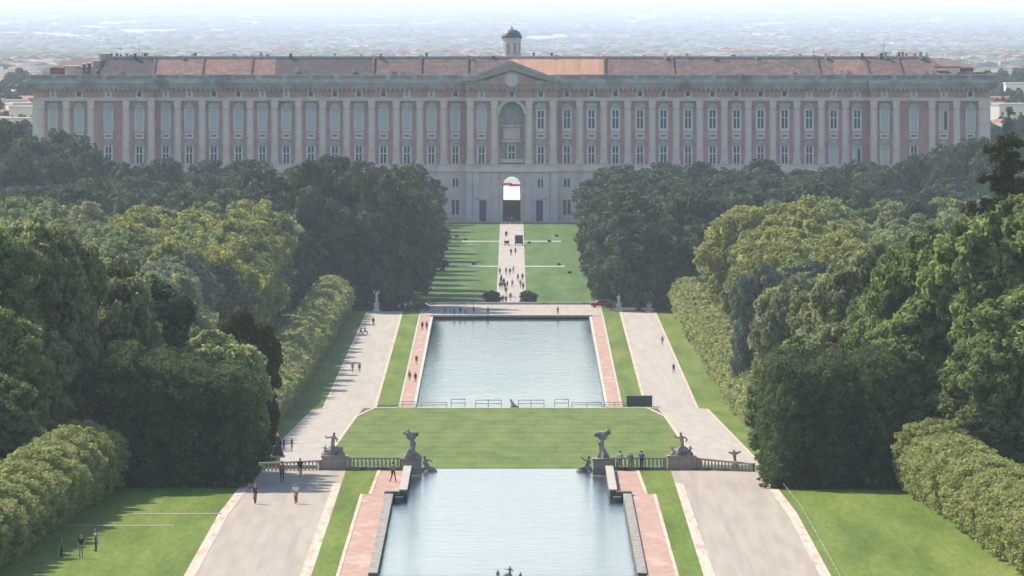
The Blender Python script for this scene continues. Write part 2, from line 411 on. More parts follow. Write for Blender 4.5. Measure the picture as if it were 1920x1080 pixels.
B['glass'] = mat('window_glass', (.015, .02, .03), (.035, .045, .055), rough=.15, spec=.5, scale=.3)
B['white'] = mat('window_bars', (.8, .8, .78))
B['ped'] = mat('pediment_stone', (.33, .30, .28), (.46, .42, .38), scale=.8)
B['door'] = mat('palace_door', (.03, .045, .08), (.04, .06, .1), scale=.5, rough=.5)
B['dome'] = mat('lead_dome', (.09, .10, .14), (.12, .13, .17), scale=.8, rough=.5)
B['clock'] = mat('clock_face', (.62, .57, .5), (.68, .63, .56), scale=2)
B['iron'] = mat('iron', (.06, .06, .065), rough=.5)
def roof_mat(name, c, c2, c3):
    return mat(name, c, c2, scale=1.1, detail=9, stretch=(1, .5, .5), c3=c3, s3=.4, lo3=.42, hi3=.62, lo=.4, hi=.6)
R_ = {'purple': roof_mat('roof_old_dark', (.05, .036, .042), (.10, .065, .065), (.045, .04, .048)),
      'orange': roof_mat('roof_orange', (.21, .11, .08), (.31, .17, .125), (.16, .10, .085)),
      'brown': roof_mat('roof_brown', (.12, .075, .06), (.2, .12, .092), (.09, .065, .06)),
      'new': mat('roof_new_tiles', (.44, .22, .135), (.53, .29, .19), scale=1.2, stretch=(1, .1, .1), c3=(.34, .19, .13), s3=.6, st3=(1, .05, .05)),
      'red': roof_mat('roof_red', (.15, .08, .065), (.23, .125, .10), (.11, .075, .07))}

pal = empty('palace', (0, YF, G0))
tag(pal, 'vast red brick and stone royal palace with long roof closing the view', 'palace')
def part(mb, name, mats, parent=pal, loc=None):
    o = mb.build(name, mats, parent)
    o.matrix_parent_inverse = Matrix.Translation((0, -YF, -G0))
    return o
def arch(xh, z0, zs, n=10):
    """right-to-left points over an arch opening of half width xh springing at zs"""
    return [(xh, z0)]+[(xh*math.cos(PI*k/n), zs+xh*math.sin(PI*k/n)) for k in range(n+1)]+[(-xh, z0)]
XE = 124.0; Z0 = 4.8; ZB = PH(322); ZP0 = PH(308); ZP1 = PH(190); ZA = PH(183); ZC0 = PH(166); ZC1 = PH(151); ZR = PH(140)
tun = arch(2.3, Z0, PH(352)+.6)
body = [(-XE+1, Z0)]+list(reversed(tun))+[(XE-1, Z0), (XE-1, ZC1), (-XE+1, ZC1)]
mb = MB(); mb.prism(body, YF, YF+190); part(mb, 'main_wall', B['brick'])
# projecting end pavilions
for a, b_ in ((-XE, PX(288)), (PX(1632), XE)):
    mb = MB(); mb.box(a, b_, YF-2, YF-.02, Z0, ZC0); part(mb, 'pavilion_wall', B['brick'])
# centre projection with portal and niche
cx0, cx1 = PX(874), PX(1045)
nich = arch(3.1, ZP0, PH(212)-0.2)
mb = MB()
mb.prism([(cx0, Z0)]+list(reversed(tun))+[(cx1, Z0), (cx1, ZP0), (cx0, ZP0)], YF-3, YF-.02)
part(mb, 'portal_wall', B['stone'])
mb = MB(); mb.prism([(cx0, ZP0+.01)]+[(x, z+.01) for x, z in reversed(nich)]+[(cx1, ZP0+.01), (cx1, ZC0), (cx0, ZC0)], YF-3, YF-.02)
part(mb, 'niche_wall', B['brick'])
mb = MB(); mb.prism([(-2.3, PH(352)+.6)]+[(2.3*math.cos(PI-PI*k/12)*1.0, PH(352)+.6+2.3*math.sin(PI*k/12)) for k in range(1, 12)]+[(2.3, PH(352)+.6)]+[(2.9*math.cos(PI*k/12), PH(352)+.6+2.9*math.sin(PI*k/12)) for k in range(13)], YF-3.3, YF-3.02)
part(mb, 'portal_arch', B['stone_lt'])
mb = MB(); zs = PH(212)-.2
mb.prism([(3.1*math.cos(PI-PI*k/14), zs+3.1*math.sin(PI*k/14)) for k in range(15)]+[(3.95*math.cos(PI*k/14), zs+3.95*math.sin(PI*k/14)) for k in range(15)], YF-3.5, YF-3.02)
mb.box(-.45, .45, YF-3.7, YF-3.02, zs+3.1, zs+4.4)
part(mb, 'niche_arch', B['stone_lt'])
mb = MB(); mb.prism(list(reversed(arch(3.08, ZP0+.02, PH(212)-.2))), YF-.3, YF-.025); part(mb, 'niche_back', B['ped'])
# inside the niche: coffered vault ledge, blind panel, balcony window
mb = MB(); mb.box(-3.05, 3.05, YF-.7, YF-.31, PH(238), PH(235)); mb.box(-2.2, 2.2, YF-.5, YF-.31, PH(262), PH(241)); mb.box(-2.6, 2.6, YF-1.2, YF-.31, PH(267), PH(263))
part(mb, 'niche_panel', B['stone'])
mb = MB(); mb.box(-3.06, 3.06, YF-2.2, YF-1.9, PH(305), PH(298)); part(mb, 'niche_balcony', B['stone_lt'])

# facade segments and how far each stands forward
SEG = [(-XE, PX(290), 2.0), (PX(290), cx0, 0.0), (cx0, cx1, 3.0), (cx1, PX(1630), 0.0), (PX(1630), XE, 2.0)]
def front(x):
    for a, b_, d in SEG:
        if a <= x <= b_: return YF-d
    return YF-2
for k, (a, b_, d) in enumerate(SEG):
    y = YF-d; ea = .6 if d else 0
    a2, b2 = a-(1.2 if k == 0 else ea*.3), b_+(1.2 if k == 4 else ea*.3)
    if d != 3.0:
        mb = MB(); aa, bb = a+(.01 if k == 3 else 0), b_-(.01 if k == 1 else 0)
        mb.box(aa, bb, y-.35, y-.02, Z0, ZB)
        for q in range(9):       # rustication courses stand proud
            z = Z0+1.0+q*1.22; mb.box(aa, bb, y-.5, y-.36, z, z+.92)
        part(mb, 'base_wall', B['stone'])
    else:
        for s0, s1 in ((a, -3.1), (3.1, b_)):
            mb = MB()
            for q in range(10):
                z = Z0+.8+q*1.22; mb.box(s0, s1, y-.13, y-.01, z, z+.95)
            part(mb, 'rusticated_facing', B['stone'])
    mb = MB(); mb.box(a2, b2, y-.9, y-.03, ZB, ZB+.5); mb.box(a2, b2, y-.55, y-.03, ZB+.5, ZP0-.25); mb.box(a2, b2, y-.75, y-.03, ZP0-.25, ZP0)
    part(mb, 'string_course', B['stone'])
    mb = MB(); mb.box(a2, b2, y-1.0, y-.03, ZP1+.1, ZA-.3); mb.box(a2, b2, y-1.15, y-.03, ZA-.3, ZA)
    part(mb, 'architrave', B['stone_lt'])
    mb = MB()
    mb.box(a2, b2, y-.35, y-.03, ZC0-.35, ZC0, 1)
    for q, (z0_, z1_, pr) in enumerate(((ZC0, ZC0+.5, 1.2), (ZC0+.5, ZC0+1.3, 1.6), (ZC0+1.3, ZC1, 2.3))):
        ex = (pr if k in (0,) else 0)
        mb.box(a2-(pr-1 if k == 0 else 0), b2+(pr-1 if k == 4 else 0), y-pr, y-.03, z0_, z1_)
    # brackets
    nb = int((b2-a2)/1.25)
    for q in range(nb):
        x = a2+(q+.5)*(b2-a2)/nb; mb.box(x-.22, x+.22, y-1.5, y-.36, ZC0-.55, ZC0-.02)
    part(mb, 'cornice', [B['cornice'], B['stone_lt']])
    mb = MB(); mb.box(a2, b2, y-1.1, y-.4, ZC1, ZC1+.35); mb.box(a2, b2, y-1.15, y-.35, ZR-.28, ZR)
    mb.box(a2, b2, y-.6, y-.5, ZC1+.35, ZR-.28)
    nb = max(1, int((b2-a2)/6.27))
    for q in range(nb+1):
        x = a2+q*(b2-a2)/nb; mb.box(x-.7, x+.7, y-1.2, y-.3, ZC1+.01, ZR+.05)
    nb = int((b2-a2)/.8)
    for q in range(nb):
        x = a2+(q+.5)*(b2-a2)/nb; mb.box(x-.17, x+.17, y-.95, y-.55, ZC1+.35, ZR-.28)
    part(mb, 'parapet', B['cornice'] if k in (1, 2, 3) else B['ped'])

# giant order
def pilaster_mesh(w=1.45):
    mb = MB(); h = ZP1-ZP0
    mb.box(-w*.72, w*.72, -1.0, -.04, 0, .9); mb.box(-w*.6, w*.6, -.92, -.04, .9, 1.3)
    n = 8; prof = []
    i = len(mb.v)
    for z, s in ((1.3, 1.0), (h*.4, .99), (h-1.9, .9)):
        for k in range(n+1):
            a = PI*k/n; mb.v.append((-w/2*s*math.cos(a), -.15-.62*s*math.sin(a), z))
    for j in range(2):
        for k in range(n):
            a = i+j*(n+1)+k; mb.f.append((a, a+1, a+n+2, a+n+1)); mb.m.append(0); mb.sm.append(0)
    mb.box(-w*.52, w*.52, -.9, -.04, h-1.9, h-1.65); mb.box(-w*.58, w*.58, -.95, -.04, h-1.65, h-.8); mb.box(-w*.68, w*.68, -1.05, -.04, h-.8, h-.35); mb.box(-w*.6, w*.6, -1.0, -.04, h-.35, h+.1)
    mb.box(-w*.62, w*.62, -.14, -.035, 1.3, h-1.9)
    return mb
pil_px = [73, 125, 171, 237, 284, 333, 379, 424, 469, 515, 560, 605, 650, 697, 743, 787, 832, 882, 927, 992, 1037, 1087, 1132, 1177, 1223, 1268, 1312, 1358, 1403, 1449, 1494, 1540, 1585, 1638, 1680, 1747, 1793, 1845]
p0 = None
def place_part(src, x, y, z, parent=pal):
    o = src.copy(); COL.objects.link(o); o.parent = parent
    o.matrix_parent_inverse = Matrix.Identity(4); o.location = (x, y-YF, z-G0)
    for ch in KIDS.get(src.name, []):
        c = ch.copy(); COL.objects.link(c); c.parent = o
    return o
PROT = []
p0 = pilaster_mesh().build('pilaster', B['stone'], pal); PROT.append(p0)
wide = pilaster_mesh(2.5).build('corner_pilaster', B['stone'], pal); PROT.append(wide)
for px in pil_px:
    x = PX(px); src = wide if px in (73, 1845) else p0
    x = max(-XE+1.3, min(XE-1.3, x))
    place_part(src, x, front(x), ZP0)
# extra quiet strips that close the centre block
# windows
def window_set():
    """prototypes: (frame with bars and pane as sub-parts)"""
    out = {}
    def mk(name, w, h, ow, oh, oz, kind, ped):
        mb = MB()
        # surround as four bars so the opening is a real recess
        mb.box(-w/2, -ow/2, -.4, -.03, 0, h); mb.box(ow/2, w/2, -.4, -.03, 0, h)
        mb.box(-ow/2, ow/2, -.4, -.03, 0, oz); mb.box(-ow/2, ow/2, -.4, -.03, oz+oh, h)
        fr = mb.build(name, B['frame'], pal)
        if ped:
            mb = MB(); q = w/2+.25
            mb.box(-q, q, -.8, -.03, h+.02, h+.3)
            if ped == 'tri': mb.prism([(-q, h+.3), (q, h+.3), (0, h+1.5)], -.75, -.03)
            else: mb.prism([(-q, h+.3), (q, h+.3)]+[(q*math.cos(PI*k/8), h+.3+1.15*math.sin(PI*k/8)) for k in range(1, 8)], -.75, -.03)
            mb.build('pediment', B['ped'], fr)
        if kind == 'glass':
            mb = MB(); mb.box(-ow/2, ow/2, -.12, -.035, oz, oz+oh); mb.build('pane', B['glass'], fr)
            mb = MB(); mb.box(-.11, .11, -.2, -.13, oz, oz+oh); mb.box(-ow/2, ow/2, -.2, -.13, oz+oh*.56, oz+oh*.56+.24)
            mb.box(-ow/2, -ow/2+.12, -.2, -.13, oz, oz+oh); mb.box(ow/2-.12, ow/2, -.2, -.13, oz, oz+oh)
            mb.build('window_bar', B['white'], fr)
        else:
            mb = MB(); mb.box(-ow/2, ow/2, -.2, -.035, oz, oz+oh)
            if kind == 'ajar': mb.box(.1, ow/2-.1, -.22, -.201, oz+.3, oz+oh-.4, 1)
            mb.box(-ow/2+.3, ow/2-.3, -.26, -.201, oz+oh-.75, oz+oh-.5, 2)
            mb.build('shutter', [B['shutter'], B['glass'], B['ped']], fr)
        reg(fr); PROT.append(fr); return fr
    hu = PH(203)-PH(247); hl = PH(272)-ZP0-.1
    for ped in ('arc', 'tri'):
        out['ug', ped] = mk('upper_window', 2.6, hu, 1.75, hu-1.5, .9, 'glass', ped)
        out['us', ped] = mk('shuttered_window', 2.6, hu, 1.9, hu-.6, .25, 'shut', ped)
        out['ua', ped] = mk('shuttered_window', 2.6, hu, 1.9, hu-.6, .25, 'ajar', ped)
        out['lg', ped] = mk('lower_window', 2.4, hl, 1.7, hl-.45, .1, 'glass', ped)
        out['ls', ped] = mk('shuttered_window', 2.5, hl, 1.9, hl-.4, .1, 'shut', ped)
        out['la', ped] = mk('shuttered_window', 2.5, hl, 1.9, hl-.4, .1, 'ajar', ped)
    mb = MB(); mb.box(-.95, -.55, -.2, -.03, 0, 1.65); mb.box(.55, .95, -.2, -.03, 0, 1.65); mb.box(-.55, .55, -.2, -.03, 1.4, 1.65); mb.box(-1.0, 1.0, -.3, -.03, -.25, 0)
    fr = mb.build('attic_window', B['frame'], pal); mb = MB(); mb.box(-.55, .55, -.08, -.035, 0, 1.4); mb.build('pane', B['glass'], fr)
    reg(fr); PROT.append(fr); out['at'] = fr
    mb = MB(); mb.box(-.95, -.55, -.2, -.03, 0, 1.65); mb.box(.55, .95, -.2, -.03, 0, 1.65); mb.box(-.55, .55, -.2, -.03, 1.4, 1.65); mb.box(-1.0, 1.0, -.3, -.03, -.25, 0)
    fr = mb.build('attic_window', B['frame'], pal); mb = MB(); mb.box(-.55, .55, -.08, -.035, 0, 1.4); mb.box(-.1, .12, -.1, -.081, 0, 1.4, 1); mb.build('pane', [B['shutter'], B['glass']], fr)
    reg(fr); PROT.append(fr); out['as'] = fr
    mb = MB(); mb.box(-1.15, 1.15, -.3, -.03, 0, 1.7); mb.box(-.7, .7, -.34, -.301, .6, 1.1, 1)
    fr = mb.build('balcony_panel', [B['frame'], mat('panel_red', (.28, .13, .12))], pal); PROT.append(fr); out['bp'] = fr
    return out
WS = window_set()
win_px = [100, 149, 204, 262, 311, 355, 401, 447, 492, 537, 583, 628, 673, 719, 763, 809, 854, 903, 1014, 1063, 1109, 1154, 1200, 1244, 1290, 1336, 1381, 1426, 1471, 1517, 1563, 1607, 1658, 1713, 1769, 1819]
atk_dark = {149, 262, 401, 447, 583, 628, 673, 719, 854, 1109, 1154, 1200, 1244, 1290, 1336, 1381, 1426, 1471, 1063, 1014, 1819}
for k, px in enumerate(win_px):
    x = PX(px); y = front(x); ped = 'arc' if k % 2 == 0 else 'tri'
    up = 'ug' if 1000 < px < 1620 else ('ua' if px == 1769 else 'us')
    lo = {1563: 'ls', 1607: 'la', 1658: 'ls', 1819: 'ls'}.get(px, 'lg')
    place_part(WS[up, ped], x, y, PH(247))
    place_part(WS['bp'], x, y, PH(261))
    place_part(WS[lo, ped], x, y, ZP0+.05)
    place_part(WS['at'] if px in atk_dark else WS['as'], x, y, PH(181.5))
place_part(WS['at'], 0, YF-3, PH(181.5))
place_part(WS['lg', 'arc'], 0, YF-.3, ZP0+.3)
for src in PROT:
    for ch in list(src.children): bpy.data.objects.remove(ch)
    bpy.data.objects.remove(src)
# base storey windows and doors seen down the avenue
def small_win(px, py0, py1, w, glass=True):
    x = PX(px); y = front(x)-(.45 if abs(x) > 12 else .1); mb = MB(); z0, z1 = PH(py1), PH(py0)
    mb.box(x-w/2-.5, x-w/2, y-.15, y-.01, z0-.3, z1+.4); mb.box(x+w/2, x+w/2+.5, y-.15, y-.01, z0-.3, z1+.4)
    mb.box(x-w/2, x+w/2, y-.15, y-.01, z1, z1+.4); mb.box(x-w/2, x+w/2, y-.15, y-.01, z0-.3, z0)
    fr = part(mb, 'ground_window', B['frame'])
    mb = MB(); mb.box(x-w/2, x+w/2, y-.08, y-.012, z0, z1)
    if glass: mb.box(x-.12, x+.12, y-.1, y-.081, z0, z1, 1)
    o = mb.build('pane', [B['glass'] if glass else B['shutter'], B['white']], fr); o.matrix_parent_inverse = Matrix.Translation((0, 0, 0))
for px, gl in ((854, True), (903, False), (1014, True), (1063, True), (809, True), (1109, True)): small_win(px, 335, 351, 1.5, gl)
for px in (854, 1063, 809, 1109): small_win(px, 375, 403, 1.9)
for px in (903, 1014):
    x = PX(px); mb = MB(); mb.box(x-1.25, x+1.25, YF-3.3, YF-3.1, Z0, PH(376))
    d_ = part(mb, 'side_door', B['door'])
    mb = MB(); mb.box(x-1.55, x-1.25, YF-3.4, YF-3.1, Z0, PH(374)); mb.box(x+1.25, x+1.55, YF-3.4, YF-3.1, Z0, PH(374)); mb.box(x-1.55, x+1.55, YF-3.45, YF-3.1, PH(374), PH(372))
    mb.build('door_frame', B['stone_lt'], d_)
for x in (cx0+.8, -9.2, -4.3, 4.3, 8.9, cx1-.8):
    mb = MB(); mb.box(x-.8, x+.8, YF-3.45, YF-3.1, Z0, ZB); part(mb, 'portal_pier', B['stone_lt'])
# pediment and clock
zb = ZC1+.02
mb = MB(); mb.prism([(PX(866), zb), (PX(1052), zb), (PX(959.5), PH(117))], YF-3.6, YF+6)
part(mb, 'pediment', B['ped'])
mb = MB()
mb.prism([(PX(898), PH(162)+.5), (PX(1021), PH(162)+.5), (PX(959.5), PH(131))], YF-5.38, YF-3.62)
part(mb, 'tympanum', B['brick'])
for s in (-1, 1):
    mb = MB(); e1 = PX(870) if s < 0 else PX(1049)
    pts = [(e1, zb-.1), (e1+s*-2.6, zb-.1), (0, PH(130)-.1), (0, PH(118)+.3)]
    if s > 0: pts = pts[::-1]
    mb.prism(pts, YF-6.2, YF-3.61)
    pts = [(e1-s*.4, zb+.5), (e1-s*1.5, zb+.5), (0, PH(122)+.1), (0, PH(118)+.6)]
    if s > 0: pts = pts[::-1]
    mb.prism(pts, YF-6.6, YF-6.21)
    part(mb, 'raking_cornice', B['ped'])
mb = MB(); n = 24; zc = PH(149.5)
mb.prism([(1.65*math.cos(2*PI*k/n), zc+1.65*math.sin(2*PI*k/n)) for k in range(n)], YF-5.6, YF-5.39)
ck = part(mb, 'clock_face', B['clock'])
mb = MB(); n = 32
mb.prism([(1.8*math.cos(2*PI*k/n), zc+1.8*math.sin(2*PI*k/n)) for k in range(n)], YF-5.5, YF-5.385)
mb.build('clock_rim', B['stone_lt'], ck)
# roofs: front wing in sections, each with its own tiles
zr0, zr1 = ZR-1.2, 47.2; ye, yr = YF+.6, YF+15; yb = YF+30
secs = [(178, 285, 'purple'), (285, 515, 'orange'), (515, 700, 'purple'), (700, 790, 'brown'), (790, 958, 'brown'), (958, 1132, 'new'), (1132, 1265, 'red'), (1265, 1565, 'brown'), (1565, 1632, 'orange'), (1632, 1800, 'red')]
for px0, px1, c in secs:
    x0, x1 = PX(px0), PX(px1); t0 = x0+(3.4 if px0 == 178 else 0); t1 = x1-(7.5 if px1 == 1800 else 0); mb = MB()
    mb.poly([(x0, ye, zr0), (x1, ye, zr0), (t1, yr, zr1), (t0, yr, zr1)])
    mb.poly([(x1, yb, zr0), (x0, yb, zr0), (t0, yr, zr1), (t1, yr, zr1)])
    if px0 == 178: mb.poly([(x0, yb, zr0), (x0, ye, zr0), (t0, yr, zr1)])
    if px1 == 1800: mb.poly([(x1, ye, zr0), (x1, yb, zr0), (t1, yr, zr1)])
    part(mb, 'roof_section', R_[c])
mb = MB(); mb.box(-XE+3, XE-3, YF+30.2, YF+186, zr0-1, zr0+2.5); part(mb, 'rear_roof', R_['brown'])
mb = MB(); mb.box(PX(200), PX(1745), yr-.5, yr+.5, zr1-.25, zr1+.35); part(mb, 'roof_ridge', B['ped'])
rnd = random.Random(3)
RP = mat('roof_partition_stone', (.07, .055, .055), (.14, .11, .10), scale=.6)
def fire_wall(px, col, w=.5, lean=0):
    col = RP; w *= .6
    x = PX(px); mb = MB(); i = len(mb.v)
    mb.v += [(x-w/2, ye-.1, zr0), (x+w/2, ye-.1, zr0), (x+w/2+lean, yr, zr1+.5), (x-w/2+lean, yr, zr1+.5),
             (x-w/2, ye-.1, zr0+.35), (x+w/2, ye-.1, zr0+.35), (x+w/2+lean, yr, zr1+.6), (x-w/2+lean, yr, zr1+.6)]
    for f in ((3, 2, 1, 0), (4, 5, 6, 7), (0, 1, 5, 4), (1, 2, 6, 5), (2, 3, 7, 6), (3, 0, 4, 7)): mb.f.append(tuple(i+k for k in f)); mb.m.append(0); mb.sm.append(0)
    part(mb, 'roof_partition', col)
for px, c, w, ln in ((287, B['ped'], .5, 0), (378, B['ped'], .5, 0), (470, B['ped'], .5, 0), (699, B['cornice'], .9, 0), (788, B['cornice'], 1.0, 0), (876, B['cornice'], .9, 0), (1134, B['cornice'], .7, 0),
                 (1265, B['ped'], .8, -.6), (1540, B['ped'], .6, -1.0), (1632, B['cornice'], 1.0, -1.4), (1695, B['ped'], .7, -1.2)):
    fire_wall(px, c, w, ln)
chim_px = [205, 215, 222, 234, 241, 250, 262, 268, 272, 340, 357, 363, 436, 487, 499, 543, 580, 626, 676, 713, 799, 883, 925, 938, 1001, 1035, 1044, 1123, 1186, 1210, 1249, 1290, 1340, 1378, 1420, 1447, 1462, 1492, 1503, 1528, 1551, 1557, 1581, 1597, 1620, 1651, 1656, 1664, 1690, 1697, 1704, 1720, 1730, 1742]
for px in chim_px:
    x = PX(px); w = rnd.uniform(.35, .9); h = rnd.uniform(.4, 1.3)*(1.1 if px < 280 or px > 1640 else 1); y = yr+rnd.uniform(-1.5, 3)
    mb = MB(); mb.box(x-w/2, x+w/2, y-.4, y+.4, zr1-1.2, zr1+h); mb.box(x-w/2-.12, x+w/2+.12, y-.5, y+.5, zr1+h-.25, zr1+h)
    part(mb, 'chimney', rnd.choice([B['ped'], B['cornice'], B['stone'], R_['brown'], B['iron']]))
for px, wpx, hpx, c in ((180, 10, 98, 'ped'), (330, 30, 0, 0),):
    pass
# roof lanterns, dormers
for px in (662, 735, 752, 828, 1488, 1500, 1578, 1590, 1735, 1748, 555, 224):
    x = PX(px); y = YF+3+rnd.random()*2; z = zr0+(y-ye)*(zr1-zr0)/(yr-ye)
    mb = MB(); mb.box(x-.35, x+.35, y-.6, y+.9, z-.1, z+1.0); mb.prism([(x-.5, z+1.0), (x+.5, z+1.0), (x, z+1.4)], y-.7, y+.9)
    part(mb, 'dormer', B['cornice'])
# low blocks on the end pavilions
for px0, px1, py, dy, c in ((120, 146, 126, 6, 'cornice'), (146, 180, 133, 5, 'ped'), (154, 158, 122, 4, 'iron'), (163, 168, 120, 4, 'iron'), (172, 186, 116, 12, 'cornice'), (182, 200, 103, 16, 'cornice'), (1755, 1802, 127, 6, 'stone'), (1735, 1757, 118, 14, 'ped'), (1800, 1850, 138, 5, 'ped'), (1850, 1856, 135, 5, 'cornice')):
    mb = MB(); z1 = 90-(py-VY)*(YF+dy)/F; mb.box(PX(px0), PX(px1), YF+dy, YF+dy+8, ZC1-.5, z1)
    mb.box(PX(px0)-.2, PX(px1)+.2, YF+dy-.2, YF+dy+8.2, z1+.003, z1+.35, 1)
    part(mb, 'roof_block', [B[c], R_['red'] if px0 > 1000 else B['cornice']])
for px, h in ((257, 4.6), (1660, 4.4), (222, 3.2), (1770, 3.0), (1528, 2.4)):
    x = PX(px); mb = MB(); mb.tube((x, yr, zr1-1 if px != 1770 else zr0), (x, yr, (zr1 if px != 1770 else zr0+3)+h), .07, .04, 5); mb.box(x-.6, x+.6, yr-.04, yr+.04, (zr1 if px != 1770 else zr0+3)+h*.7, (zr1 if px != 1770 else zr0+3)+h*.7+.08)
    part(mb, 'antenna', B['iron'])
# cupola over the central crossing
yc = YF+95; kk = F/yc
def HC(py): return 90-(py-VY)/kk
r = 17/kk
mb = MB(); prof = [(r, ZR-2), (r, HC(74)), (r*1.12, HC(74)+.02), (r*1.12, HC(70.5))]
mb.lathe(prof, CAMX+(959.5-VX)/kk+.0, yc, 8); cup = part(mb, 'cupola', B['stone_lt'])
cxp = CAMX+(959.5-VX)/kk
mb = MB()
mb.lathe([(r*1.18, HC(70.4)), (r*1.1, HC(67)), (r*.95, HC(62)), (r*.68, HC(57.5)), (r*.3, HC(55.2)), (.05, HC(54.6))], cxp, yc, 16, 0, 1); mb.build('cupola_dome', B['dome'], cup)
mb = MB(); mb.tube((cxp, yc, HC(55.5)), (cxp, yc, HC(47)), .22, .08); mb.ball((cxp, yc, HC(52)), .35); mb.build('finial', B['stone_lt'], cup)
for k in range(8):
    a = 2*PI*(k+.5)/8+0; q = r*math.cos(PI/8)
    mb = MB(); i = len(mb.v); t = Vector((-math.sin(a), math.cos(a), 0)); nn = Vector((math.cos(a), math.sin(a), 0)); c = Vector((cxp, yc, 0))+nn*(q+.03)
    for s, z in ((-.42, HC(101)), (.42, HC(101)), (.42, HC(80)), (-.42, HC(80))): mb.v.append(tuple(c+t*s+Vector((0, 0, z))))
    for s, z in ((-.42, HC(101)), (.42, HC(101)), (.42, HC(80)), (-.42, HC(80))): mb.v.append(tuple(c-nn*.2+t*s+Vector((0, 0, z))))
    for f in ((0, 1, 2, 3), (0, 4, 5, 1), (2, 6, 7, 3), (0, 3, 7, 4), (1, 5, 6, 2)): mb.f.append(tuple(i+x for x in f)); mb.m.append(0); mb.sm.append(0)
    mb.build('cupola_window', B['ped'], cup)

# ------------------------------------------------------------------ vegetation
LF = {'ilex': leaf_mat('ilex_leaves', (.026, .05, .03), (.036, .06, .034), (.12, .16, .075), .22),
      'green': leaf_mat('green_leaves', (.085, .13, .04), (.115, .16, .05), (.32, .38, .13), .5),
      'olive': leaf_mat('olive_leaves', (.10, .12, .055), (.13, .145, .065), (.39, .40, .18), .48),
      'grey': leaf_mat('grey_leaves', (.10, .135, .08), (.12, .15, .09), (.24, .28, .18), .35),
      'yellow': leaf_mat('yellow_leaves', (.14, .165, .035), (.18, .195, .04), (.43, .42, .11), .48),
      'mid': leaf_mat('mid_leaves', (.07, .11, .038), (.095, .135, .05), (.29, .35, .12), .48),
      'copper': leaf_mat('copper_leaves', (.06, .058, .02), (.075, .068, .024), (.14, .12, .04), .35),
      'hedge': leaf_mat('hedge_leaves', (.19, .24, .07), (.23, .27, .08), (.46, .46, .18), .5),
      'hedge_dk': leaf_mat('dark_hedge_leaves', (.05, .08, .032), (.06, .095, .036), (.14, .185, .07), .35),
      'light_green': leaf_mat('light_green_leaves', (.24, .30, .10), (.26, .32, .11), (.5, .52, .24), .5),  # lighter leaf colour for one tree; species not identified
      'town': leaf_mat('town_leaves', (.035, .06, .035), (.05, .075, .04), (.07, .1, .05), .1)}
BARK = mat('bark', (.09, .07, .05), (.16, .13, .1), scale=3, stretch=(1, 1, .3))

def leaf_crown(seed, bigs, n_small, r_small, n_leaf, leaf, core=.8, up=.25, low=-2.0):
    """bigs: ellipsoids (cx,cy,cz,rx,ry,rz). Small leafy clumps sit on their common surface; many small leaf faces on each clump."""
    R = np.random.RandomState(seed)
    bigs = np.array(bigs, float); A = (bigs[:, 3]*bigs[:, 5])**.8; A /= A.sum()
    C = []
    tries = 0
    while len(C) < n_small and tries < n_small*30:
        tries += 1
        b = bigs[R.choice(len(bigs), p=A)]
        d = R.normal(size=3); d /= np.linalg.norm(d)
        if d[2] < -.75: continue
        p = b[:3]+d*b[3:]*R.uniform(.82, 1.1)
        inside = (((p-bigs[:, :3])/bigs[:, 3:])**2).sum(1) < .72
        if inside.any() or p[2] < low: continue
        if C and (((np.array(C)[:, :3]-p)**2).sum(1) < (r_small*.95)**2).any(): continue
        C.append((*p, r_small*R.uniform(.7, 1.3)))
    C = np.array(C); n = len(C)*n_leaf
    cs = np.repeat(C, n_leaf, 0)
    d = R.normal(size=(n, 3)); d /= np.linalg.norm(d, axis=1)[:, None]
    rr = cs[:, 3:4]*(1-.4*R.rand(n, 1)**2)
    p = cs[:, :3]+d*rr*np.array([1, 1, .8])
    nrm = d*.9+R.normal(size=(n, 3))*.55+np.array([0, 0, up]); nrm /= np.linalg.norm(nrm, axis=1)[:, None]
    t = np.cross(nrm, R.normal(size=(n, 3))); t /= np.linalg.norm(t, axis=1)[:, None]
    u = np.cross(nrm, t); sz = leaf*R.uniform(.6, 1.4, (n, 1))
    V = np.stack([p-t*sz, p-u*sz*.6+nrm*sz*.1, p+t*sz, p+u*sz*.6-nrm*sz*.15], 1).reshape(-1, 3)
    nf = n
    cv, cf = [], []
    bm = bmesh.new(); bmesh.ops.create_icosphere(bm, subdivisions=2, radius=1)
    ico = np.array([v.co[:] for v in bm.verts]); icf = [[v.index for v in f.verts] for f in bm.faces]; bm.free()
    tri = []
    base = len(V); allv = [V]
    for b in bigs:
        allv.append(b[:3]+ico*b[3:]*core*(1+R.uniform(-.12, .08, (len(ico), 1))))
        tri += [[base+a for a in f] for f in icf]; base += len(ico)
    V = np.concatenate(allv)
    me = bpy.data.meshes.new('crown')
    me.vertices.add(len(V)); me.vertices.foreach_set('co', V.ravel())
    loops = np.concatenate([np.arange(nf*4), np.array(tri).ravel()])
    me.loops.add(len(loops)); me.loops.foreach_set('vertex_index', loops.astype(np.int32))
    starts = np.concatenate([np.arange(nf)*4, nf*4+np.arange(len(tri))*3])
    me.polygons.add(nf+len(tri)); me.polygons.foreach_set('loop_start', starts.astype(np.int32))
    me.update(calc_edges=True); me.validate()
    gr = R.beta(1.3, 2.2, len(C)); pf = np.concatenate([np.repeat(gr, n_leaf)*.75+R.rand(n)*.3, np.full(len(tri), .1)])  # random clump tone, painting sun-bright highlights into the leaf colour
    if len(pf) == len(me.polygons):
        a_ = me.attributes.new('clump_highlight', 'FLOAT', 'FACE'); a_.data.foreach_set('value', pf.astype(np.float32))
    else: print('HIGHLIGHT MISMATCH', len(pf), len(me.polygons))
    return me
